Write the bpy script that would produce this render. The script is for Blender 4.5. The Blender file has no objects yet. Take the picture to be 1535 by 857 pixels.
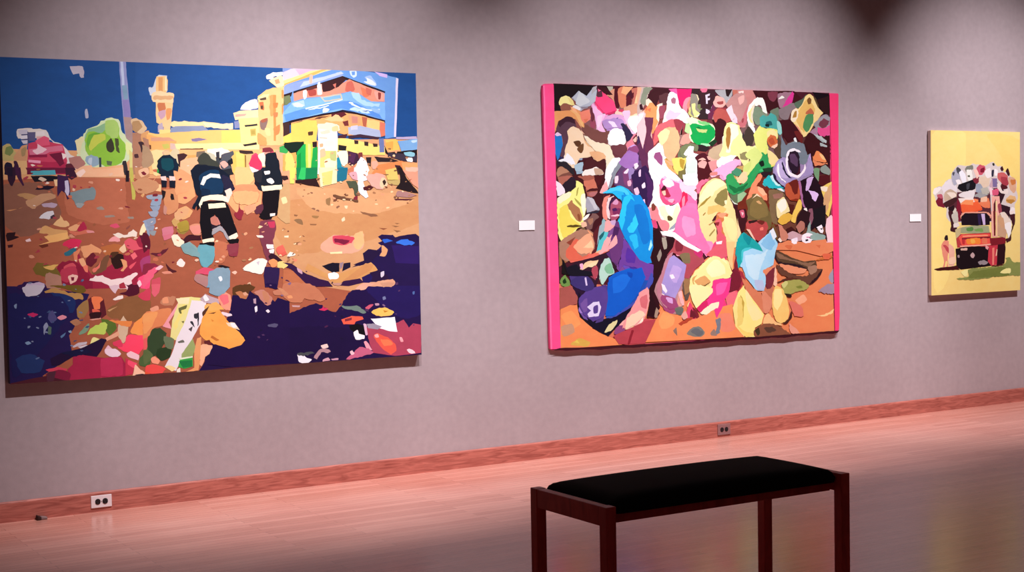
import bpy, bmesh, math, random
from mathutils import Vector, Matrix, noise as mnoise
C = bpy.context.scene.collection
SC = bpy.context.scene

# ------------------------------------------------------------------ helpers
def lin(c):
    c = c / 255.0
    return c / 12.92 if c <= 0.04045 else ((c + 0.055) / 1.055) ** 2.4

def rgb(r, g, b, k=1.0):
    return (lin(r) * k, lin(g) * k, lin(b) * k, 1.0)

def new_mat(name):
    m = bpy.data.materials.new(name); m.use_nodes = True
    nt = m.node_tree
    return m, nt, nt.nodes['Principled BSDF']

def obj(name, bm, mat, parent=None, smooth=False):
    me = bpy.data.meshes.new(name)
    bmesh.ops.recalc_face_normals(bm, faces=bm.faces)
    bm.to_mesh(me); bm.free()
    if smooth:
        for p in me.polygons: p.use_smooth = True
    me.materials.append(mat)
    o = bpy.data.objects.new(name, me); C.objects.link(o)
    if parent: o.parent = parent
    return o

def tag(o, label, cat, group=None):
    o['label'] = label; o['category'] = cat
    if group: o['group'] = group
    return o

def empty(name, loc):
    o = bpy.data.objects.new(name, None); C.objects.link(o)
    o.location = loc; o.empty_display_size = 0.1
    return o

def box(bm, x0, x1, y0, y1, z0, z1, bevel=0.0, seg=2):
    vs = bmesh.ops.create_cube(bm, size=1.0)['verts']
    bmesh.ops.scale(bm, vec=(x1-x0, y1-y0, z1-z0), verts=vs)
    bmesh.ops.translate(bm, vec=((x0+x1)/2, (y0+y1)/2, (z0+z1)/2), verts=vs)
    if bevel:
        es = list({e for v in vs for e in v.link_edges})
        bmesh.ops.bevel(bm, geom=es, offset=bevel, segments=seg, profile=0.5, affect='EDGES')
    return bm

def nbox(*a, **k):
    return box(bmesh.new(), *a, **k)

def struct(name, bm, mat):
    o = obj(name, bm, mat); o['kind'] = 'structure'; return o

# ------------------------------------------------------------------ materials
def mat_wall():
    m, nt, b = new_mat('grey_pink_wall_paint'); n = nt.nodes; l = nt.links
    tc = n.new('ShaderNodeTexCoord')
    n1 = n.new('ShaderNodeTexNoise'); n1.inputs['Scale'].default_value = 1.3; n1.inputs['Detail'].default_value = 4
    n2 = n.new('ShaderNodeTexNoise'); n2.inputs['Scale'].default_value = 22; n2.inputs['Detail'].default_value = 5
    l.new(tc.outputs['Object'], n1.inputs['Vector']); l.new(tc.outputs['Object'], n2.inputs['Vector'])
    r = n.new('ShaderNodeValToRGB')
    r.color_ramp.elements[0].position = 0.3; r.color_ramp.elements[0].color = WALL_A
    r.color_ramp.elements[1].position = 0.7; r.color_ramp.elements[1].color = WALL_B
    l.new(n1.outputs['Fac'], r.inputs['Fac'])
    mx = n.new('ShaderNodeMixRGB'); mx.blend_type = 'OVERLAY'; mx.inputs['Fac'].default_value = 0.12
    l.new(r.outputs['Color'], mx.inputs['Color1']); l.new(n2.outputs['Fac'], mx.inputs['Color2'])
    l.new(mx.outputs['Color'], b.inputs['Base Color'])
    b.inputs['Roughness'].default_value = 0.75; b.inputs['Specular IOR Level'].default_value = 0.25
    n3 = n.new('ShaderNodeTexNoise'); n3.inputs['Scale'].default_value = 160
    bp = n.new('ShaderNodeBump'); bp.inputs['Strength'].default_value = 0.12; bp.inputs['Distance'].default_value = 0.003
    l.new(tc.outputs['Object'], n3.inputs['Vector']); l.new(n3.outputs['Fac'], bp.inputs['Height']); l.new(bp.outputs['Normal'], b.inputs['Normal'])
    return m

def mat_floor():
    m, nt, b = new_mat('varnished_maple_strip_floor'); n = nt.nodes; l = nt.links
    tc = n.new('ShaderNodeTexCoord')
    br = n.new('ShaderNodeTexBrick'); br.offset = 0.37; br.squash = 1.0
    br.inputs['Scale'].default_value = 1.0
    br.inputs['Brick Width'].default_value = 1.1; br.inputs['Row Height'].default_value = 0.057
    br.inputs['Mortar Size'].default_value = 0.0007; br.inputs['Mortar Smooth'].default_value = 0.2
    br.inputs['Bias'].default_value = 0.0
    br.inputs['Color1'].default_value = FLOOR_A; br.inputs['Color2'].default_value = FLOOR_B
    br.inputs['Mortar'].default_value = rgb(96, 58, 44)
    l.new(tc.outputs['Object'], br.inputs['Vector'])
    mp = n.new('ShaderNodeMapping'); mp.inputs['Scale'].default_value = (1.2, 26, 1)
    g = n.new('ShaderNodeTexNoise'); g.inputs['Scale'].default_value = 3; g.inputs['Detail'].default_value = 7; g.inputs['Roughness'].default_value = 0.65
    l.new(tc.outputs['Object'], mp.inputs['Vector']); l.new(mp.outputs['Vector'], g.inputs['Vector'])
    mx = n.new('ShaderNodeMixRGB'); mx.blend_type = 'OVERLAY'; mx.inputs['Fac'].default_value = 0.42
    l.new(br.outputs['Color'], mx.inputs['Color1']); l.new(g.outputs['Fac'], mx.inputs['Color2'])
    bl = n.new('ShaderNodeTexNoise'); bl.inputs['Scale'].default_value = 1.1; bl.inputs['Detail'].default_value = 3
    l.new(tc.outputs['Object'], bl.inputs['Vector'])
    m2 = n.new('ShaderNodeMixRGB'); m2.blend_type = 'SOFT_LIGHT'; m2.inputs['Fac'].default_value = 0.5
    l.new(mx.outputs['Color'], m2.inputs['Color1']); l.new(bl.outputs['Fac'], m2.inputs['Color2'])
    l.new(m2.outputs['Color'], b.inputs['Base Color'])
    rr = n.new('ShaderNodeMapRange'); rr.inputs['To Min'].default_value = 0.15; rr.inputs['To Max'].default_value = 0.28
    l.new(g.outputs['Fac'], rr.inputs['Value']); l.new(rr.outputs['Result'], b.inputs['Roughness'])
    b.inputs['Specular IOR Level'].default_value = 0.4
    bp = n.new('ShaderNodeBump'); bp.inputs['Strength'].default_value = 0.06; bp.inputs['Distance'].default_value = 0.002
    l.new(g.outputs['Fac'], bp.inputs['Height']); l.new(bp.outputs['Normal'], b.inputs['Normal'])
    return m

def mat_wood(name, a, b_, scale=(1.5, 20, 20), rough=0.45, axis_rings=True):
    m, nt, b = new_mat(name); n = nt.nodes; l = nt.links
    tc = n.new('ShaderNodeTexCoord'); mp = n.new('ShaderNodeMapping'); mp.inputs['Scale'].default_value = scale
    l.new(tc.outputs['Object'], mp.inputs['Vector'])
    g = n.new('ShaderNodeTexNoise'); g.inputs['Scale'].default_value = 2.2; g.inputs['Detail'].default_value = 8; g.inputs['Distortion'].default_value = 1.6
    l.new(mp.outputs['Vector'], g.inputs['Vector'])
    r = n.new('ShaderNodeValToRGB')
    r.color_ramp.elements[0].position = 0.32; r.color_ramp.elements[0].color = a
    r.color_ramp.elements[1].position = 0.66; r.color_ramp.elements[1].color = b_
    l.new(g.outputs['Fac'], r.inputs['Fac']); l.new(r.outputs['Color'], b.inputs['Base Color'])
    b.inputs['Roughness'].default_value = rough; b.inputs['Specular IOR Level'].default_value = 0.35
    return m

def mat_plain(name, col, rough=0.5, metal=0.0, noise=0.0, nscale=80, spec=0.4):
    m, nt, b = new_mat(name); n = nt.nodes; l = nt.links
    b.inputs['Base Color'].default_value = col; b.inputs['Roughness'].default_value = rough
    b.inputs['Metallic'].default_value = metal; b.inputs['Specular IOR Level'].default_value = spec
    tc = n.new('ShaderNodeTexCoord'); t = n.new('ShaderNodeTexNoise'); t.inputs['Scale'].default_value = nscale; t.inputs['Detail'].default_value = 3
    l.new(tc.outputs['Object'], t.inputs['Vector'])
    if noise:
        mx = n.new('ShaderNodeMixRGB'); mx.blend_type = 'OVERLAY'; mx.inputs['Fac'].default_value = noise
        mx.inputs['Color1'].default_value = col; l.new(t.outputs['Fac'], mx.inputs['Color2']); l.new(mx.outputs['Color'], b.inputs['Base Color'])
    return m

def mat_paint():
    """acrylic: the colour of each painted patch sits on its faces, with a slight brushed variation"""
    m, nt, b = new_mat('acrylic_paint'); n = nt.nodes; l = nt.links
    at = n.new('ShaderNodeAttribute'); at.attribute_name = 'paint'
    tc = n.new('ShaderNodeTexCoord'); mp = n.new('ShaderNodeMapping'); mp.inputs['Scale'].default_value = (9, 9, 16)
    t = n.new('ShaderNodeTexNoise'); t.inputs['Scale'].default_value = 1.0; t.inputs['Detail'].default_value = 6; t.inputs['Roughness'].default_value = 0.7
    l.new(tc.outputs['Object'], mp.inputs['Vector']); l.new(mp.outputs['Vector'], t.inputs['Vector'])
    mx = n.new('ShaderNodeMixRGB'); mx.blend_type = 'OVERLAY'; mx.inputs['Fac'].default_value = 0.22
    l.new(at.outputs['Color'], mx.inputs['Color1']); l.new(t.outputs['Fac'], mx.inputs['Color2'])
    l.new(mx.outputs['Color'], b.inputs['Base Color'])
    b.inputs['Roughness'].default_value = 0.62; b.inputs['Specular IOR Level'].default_value = 0.2
    return m

WALL_A = rgb(172, 156, 160); WALL_B = rgb(182, 166, 170)
FLOOR_A = rgb(222, 158, 142); FLOOR_B = rgb(204, 140, 124)
M_WALL = mat_wall(); M_FLOOR = mat_floor()
M_BASE = mat_wood('red_oak_baseboard', rgb(156, 82, 72), rgb(200, 118, 104), scale=(2.2, 22, 22), rough=0.4)
M_BENCH = mat_wood('dark_red_bench_wood', rgb(172, 46, 44), rgb(204, 66, 60), scale=(6, 6, 2), rough=0.45)
M_CUSH = mat_plain('black_cushion_cloth', rgb(16, 11, 13), rough=0.95, noise=0.2, nscale=240, spec=0.1)
M_PLATE = mat_plain('white_plastic', rgb(240, 226, 228), rough=0.35)
M_STEEL = mat_plain('grey_steel_plate', rgb(150, 108, 108), rough=0.45, metal=0.0, noise=0.2)
M_SOCK = mat_plain('black_plastic', rgb(20, 14, 20), rough=0.4)
M_SLOT = mat_plain('socket_slot_dark', rgb(70, 62, 70), rough=0.6)
M_CARD = mat_plain('white_card', rgb(250, 248, 250), rough=0.7)
M_RUB = mat_plain('dark_rubber', rgb(56, 26, 24), rough=0.8)
M_GREY = mat_plain('grey_plastic', rgb(140, 112, 110), rough=0.6)
M_PAINT = mat_paint()
M_RAW = mat_plain('raw_canvas', rgb(205, 190, 178), rough=0.9, noise=0.15, nscale=300, spec=0.1)

# ------------------------------------------------------------------ setting
D_CAM = 8.2312
XL, XR = -3.0, 15.0
struct('wall_back', nbox(XL, XR, 0.0, 0.15, 0.0, 4.2), M_WALL)
struct('floor', nbox(XL, XR, -11.0, 0.0, -0.1, 0.0), M_FLOOR)
bm = bmesh.new()   # baseboard profile with eased top edge
prof = [(0, 0), (-0.015, 0), (-0.015, 0.098), (-0.0135, 0.1045), (-0.009, 0.109), (-0.004, 0.1105), (0, 0.1105)]
ends = []
for x in (XL, XR):
    ends.append([bm.verts.new((x, y, z)) for y, z in prof])
for i in range(len(prof)):
    j = (i + 1) % len(prof)
    bm.faces.new((ends[0][i], ends[0][j], ends[1][j], ends[1][i]))
bm.faces.new(ends[0][::-1]); bm.faces.new(ends[1])
struct('baseboard_back', bm, M_BASE)

# ------------------------------------------------------------------ outlets
def disc(bm, cx, cz, r, y0, y1, seg=28, flat=None):
    """round boss standing out of the wall from y0 to y1; flat cuts the top and bottom like a receptacle face"""
    a = []; b_ = []
    for k in range(seg):
        t = 2*math.pi*k/seg
        x = r*math.cos(t); z = r*math.sin(t)
        if flat: x = max(-flat, min(flat, x))
        a.append(bm.verts.new((cx+x, y0, cz+z))); b_.append(bm.verts.new((cx+x*0.94, y1, cz+z*0.94)))
    for k in range(seg):
        j = (k+1) % seg
        try: bm.faces.new((a[k], a[j], b_[j], b_[k]))
        except ValueError: pass
    bm.faces.new(b_); bm.faces.new(a[::-1])
    return bm

def outlet(x0, x1, z0, z1, yb, plate_mat, sock_mat, label, r):
    cx, cz = (x0+x1)/2, (z0+z1)/2
    root = empty('wall_outlet', (cx, yb, z0)); tag(root, label, 'outlet', 'electrical outlets on the baseboard')
    hw, hh = (x1-x0)/2, (z1-z0)/2
    obj('cover_plate', nbox(-hw, hw, -0.006, 0.0, 0, 2*hh, bevel=0.0025), plate_mat, root)
    for s in (-1, 1):
        sk = obj('socket', disc(bmesh.new(), s*0.0205, hh, r, -0.004, -0.0085, flat=r*0.93), sock_mat, root)
        b = bmesh.new()
        for dx in (-0.006, 0.006): box(b, s*0.0205+dx*1-0.0012, s*0.0205+dx+0.0012, -0.0092, -0.0080, hh+0.001, hh+0.008)
        obj('slot', b, M_SLOT, sk)
        obj('ground_hole', disc(bmesh.new(), s*0.0205, hh-0.007, 0.0026, -0.008, -0.0092, seg=12), M_SLOT, sk)
    obj('screw', disc(bmesh.new(), 0, hh, 0.003, -0.004, -0.0078, seg=12), M_GREY, root)
    return root

outlet(2.2995, 2.4155, 0.0235, 0.0925, -0.015, M_PLATE, M_SOCK, 'white plate outlet with two black sockets on baseboard under the street painting', 0.0165)
outlet(6.765, 6.881, 0.0165, 0.0945, -0.015, M_STEEL, M_SOCK, 'dull grey plate outlet with dark sockets on baseboard under the crowd painting', 0.0165)

# ------------------------------------------------------------------ small stopper by the baseboard
root = empty('rubber_stopper', (2.022, -0.04, 0.0))
tag(root, 'small dark and grey stopper lying on floor at foot of baseboard', 'stopper')
b = bmesh.new(); box(b, -0.026, -0.004, -0.02, 0.02, 0.0, 0.026, bevel=0.005)
for v in b.verts:
    if v.co.x > -0.012 and v.co.z > 0.013: v.co.z -= 0.006
obj('rubber_tip', b, M_RUB, root, smooth=False)
b = bmesh.new(); box(b, -0.006, 0.03, -0.016, 0.018, 0.0, 0.019, bevel=0.005)
for v in b.verts:
    if v.co.x > 0.01 and v.co.z > 0.01: v.co.z -= 0.005
obj('body', b, M_GREY, root)

# ------------------------------------------------------------------ label cards
def card(x0, x1, z0, z1, label):
    root = empty('label_card', ((x0+x1)/2, 0, z0)); tag(root, label, 'label card', 'wall labels beside the paintings')
    hw = (x1-x0)/2
    obj('backing_board', nbox(-hw+0.001, hw-0.001, -0.004, 0.0, 0.001, z1-z0-0.001), M_GREY, root)
    obj('paper_face', nbox(-hw, hw, -0.0052, -0.004, 0.0, z1-z0), M_CARD, root)
card(5.137, 5.259, 1.5085, 1.571, 'small blank white label card on wall left of pink-edged crowd painting')
card(8.715, 8.840, 1.504, 1.5625, 'small blank white label card on wall left of yellow truck painting')

# ------------------------------------------------------------------ bench
BX, BY, BL, BW, BH = 3.1447, -3.7668, 1.2287, 0.5226, 0.5198
T = 0.046
bench = empty('bench', (BX + BL/2, BY + BW/2, 0.0))
tag(bench, 'backless gallery bench with dark red wooden legs and black padded seat', 'bench')
hx, hy = BL/2, BW/2
for sx in (-1, 1):
    for sy in (-1, 1):
        x0 = sx*hx - (T if sx > 0 else 0); y0 = sy*hy - (T if sy > 0 else 0)
        obj('leg', nbox(x0, x0+T, y0, y0+T, 0, BH, bevel=0.003), M_BENCH, bench)
RH = 0.075
for sx in (-1, 1):
    x0 = sx*hx - (T-0.006 if sx > 0 else 0.006*-1); x0 = (-hx+0.002) if sx < 0 else (hx-T+0.004)
    obj('end_rail', nbox(x0, x0+T-0.006, -hy+T, hy-T, BH-RH, BH-0.001, bevel=0.003), M_BENCH, bench)
INS = 0.072
for sy in (-1, 1):
    y0 = -hy+INS if sy < 0 else hy-INS-0.024
    obj('long_rail', nbox(-hx+T-0.004, hx-T+0.004, y0, y0+0.024, BH-RH-0.004, BH-0.03, bevel=0.002), M_BENCH, bench)
b = bmesh.new()
CX, CY = hx-T-0.002, hy-0.012
NX, NY = 40, 20
def cz(u, v):   # crowned pad: high in the middle, rolled edges
    eu, ev = 1-abs(u), 1-abs(v)
    e = min(1.0, min(eu*CX, ev*CY)/0.085)
    roll = math.sqrt(max(0.0, 1-(1-e)**2))
    return BH - 0.016 + 0.038*roll + 0.016*(1-u*u)**0.6*(1-v*v)**0.6
grid = []
for i in range(NX+1):
    row = []
    u = -math.cos(math.pi*i/NX)
    u = 0.5*u + 0.5*(2*i/NX-1)
    for j in range(NY+1):
        v = 0.5*-math.cos(math.pi*j/NY) + 0.5*(2*j/NY-1)
        # round the plan corners
        px, py = u*CX, v*CY; rc = 0.035
        ax, ay = abs(px)-(CX-rc), abs(py)-(CY-rc)
        if ax > 0 and ay > 0:
            mx_ = max(ax, ay); d = math.hypot(ax, ay); s = mx_/d
            px = math.copysign(CX-rc+ax*s, px); py = math.copysign(CY-rc+ay*s, py)
        row.append(b.verts.new((px, py, cz(u, v))))
    grid.append(row)
for i in range(NX):
    for j in range(NY):
        b.faces.new((grid[i][j], grid[i+1][j], grid[i+1][j+1], grid[i][j+1]))
rim = [grid[i][0] for i in range(NX+1)] + [grid[NX][j] for j in range(1, NY+1)] + [grid[i][NY] for i in range(NX-1, -1, -1)] + [grid[0][j] for j in range(NY-1, 0, -1)]
low = [b.verts.new((w.co.x*0.992, w.co.y*0.985, BH-0.034)) for w in rim]
for k in range(len(rim)):
    j = (k+1) % len(rim)
    b.faces.new((rim[j], rim[k], low[k], low[j]))
b.faces.new(low)
obj('seat_cushion', b, M_CUSH, bench, smooth=True)

# ------------------------------------------------------------------ paintings
def catmull(pts, n=3, ten=0.55):
    """rounded outline through the given points; ten 1 is fully round, 0 straight"""
    out = []; N = len(pts)
    for i in range(N):
        p0, p1, p2, p3 = pts[i-1], pts[i], pts[(i+1) % N], pts[(i+2) % N]
        for k in range(n):
            t = k/n; t2 = t*t; t3 = t2*t
            h1 = 2*t3-3*t2+1; h2 = t3-2*t2+t; h3 = -2*t3+3*t2; h4 = t3-t2
            out.append(tuple(h1*p1[a] + h2*ten*0.5*(p2[a]-p0[a]) + h3*p2[a] + h4*ten*0.5*(p3[a]-p1[a]) for a in (0, 1)))
    return out

def area(p):
    return 0.5*sum(p[i-1][0]*p[i][1]-p[i][0]*p[i-1][1] for i in range(len(p)))

def roughen(p, amp=0.008, f=75.0):
    """hand-cut wobble along the outline of a soft patch"""
    out = []; N = len(p)
    for i in range(N):
        a, b = p[i], p[(i+1) % N]
        d = math.hypot(b[0]-a[0], b[1]-a[1]); k = max(1, min(6, int(d/0.014)))
        for j in range(k):
            t = j/k; x, z = a[0]+(b[0]-a[0])*t, a[1]+(b[1]-a[1])*t
            n = mnoise.noise_vector(Vector((x*f, z*f, 3.7)))
            s = min(1.0, size_of(p)/0.12)
            out.append((x+n.x*amp*s, z+n.y*amp*s))
    return out

def size_of(p):
    return max(max(a[0] for a in p)-min(a[0] for a in p), max(a[1] for a in p)-min(a[1] for a in p))

STEP = 0.00004
def decode(data):
    """one patch per line: colour as six hex digits, '~' for a soft curved outline, then x,z pairs in millimetres from the lower left corner"""
    out = []
    for ln in data.strip().split('\n'):
        if not ln.strip(): continue
        c = ln[:6]; soft = ln[6] == '~'
        v = [int(s) for s in ln[7:].split(',')]
        pts = [(v[i]/1000.0, v[i+1]/1000.0) for i in range(0, len(v), 2)]
        out.append((tuple(int(c[i:i+2], 16) for i in (0, 2, 4)), soft, pts))
    return out

def paint_layer(name, patches, parent, y, k, W_, H_, clip=True, ox=0.0):
    me = bpy.data.meshes.new(name); bm = bmesh.new()
    placed = []; cols = []
    for col, soft, pts in patches:
        p = catmull(pts) if soft and len(pts) > 3 else list(pts)
        p = roughen(p) if soft else roughen(p, 0.0025, 40.0)
        if clip: p = [(min(max(a, 0.0), W_), min(max(c, 0.0), H_)) for a, c in p]
        q = []
        for a in p:
            if not q or abs(a[0]-q[-1][0])+abs(a[1]-q[-1][1]) > 0.0008: q.append(a)
        if len(q) > 2 and abs(q[0][0]-q[-1][0])+abs(q[0][1]-q[-1][1]) < 0.0008: q.pop()
        if len(q) < 3: continue
        if area(q) < 0: q = q[::-1]
        bb = (min(a[0] for a in q), max(a[0] for a in q), min(a[1] for a in q), max(a[1] for a in q))
        lev = 0
        for B, L in placed:
            if L >= lev and bb[0] < B[1] and bb[1] > B[0] and bb[2] < B[3] and bb[3] > B[2]: lev = L+1
        placed.append((bb, lev))
        yy = y - STEP*(lev+1)
        f = bm.faces.new([bm.verts.new((a[0]+ox, yy, a[1])) for a in q])
        cols.append(rgb(*col, k=k))
    bm.to_mesh(me); bm.free()
    at = me.attributes.new('paint', 'FLOAT_COLOR', 'FACE')
    for i, c in enumerate(cols): at.data[i].color = c
    me.materials.append(M_PAINT)
    o = bpy.data.objects.new(name, me); C.objects.link(o); o.parent = parent
    return o

def scraps(seed, n, x0, x1, z0, z1, cols, smin, smax, keep=lambda x, z: True):
    """small torn flakes of paint strewn over an area of the picture"""
    rnd = random.Random(seed); out = []
    while len(out) < n:
        x, z = rnd.uniform(x0, x1), rnd.uniform(z0, z1)
        if not keep(x, z): continue
        s = rnd.uniform(smin, smax); asp = rnd.uniform(0.3, 0.7); tilt = rnd.uniform(-0.5, 0.5); m = rnd.randint(5, 8)
        pts = []
        for i in range(m):
            t = 2*math.pi*i/m; r = s*rnd.uniform(0.5, 1.1)
            a, c = r*math.cos(t), r*math.sin(t)*asp
            pts.append((x+a*math.cos(tilt)-c*math.sin(tilt), z+a*math.sin(tilt)+c*math.cos(tilt)))
        out.append((rnd.choice(cols), rnd.random() < 0.5, pts))
    return out


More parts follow.
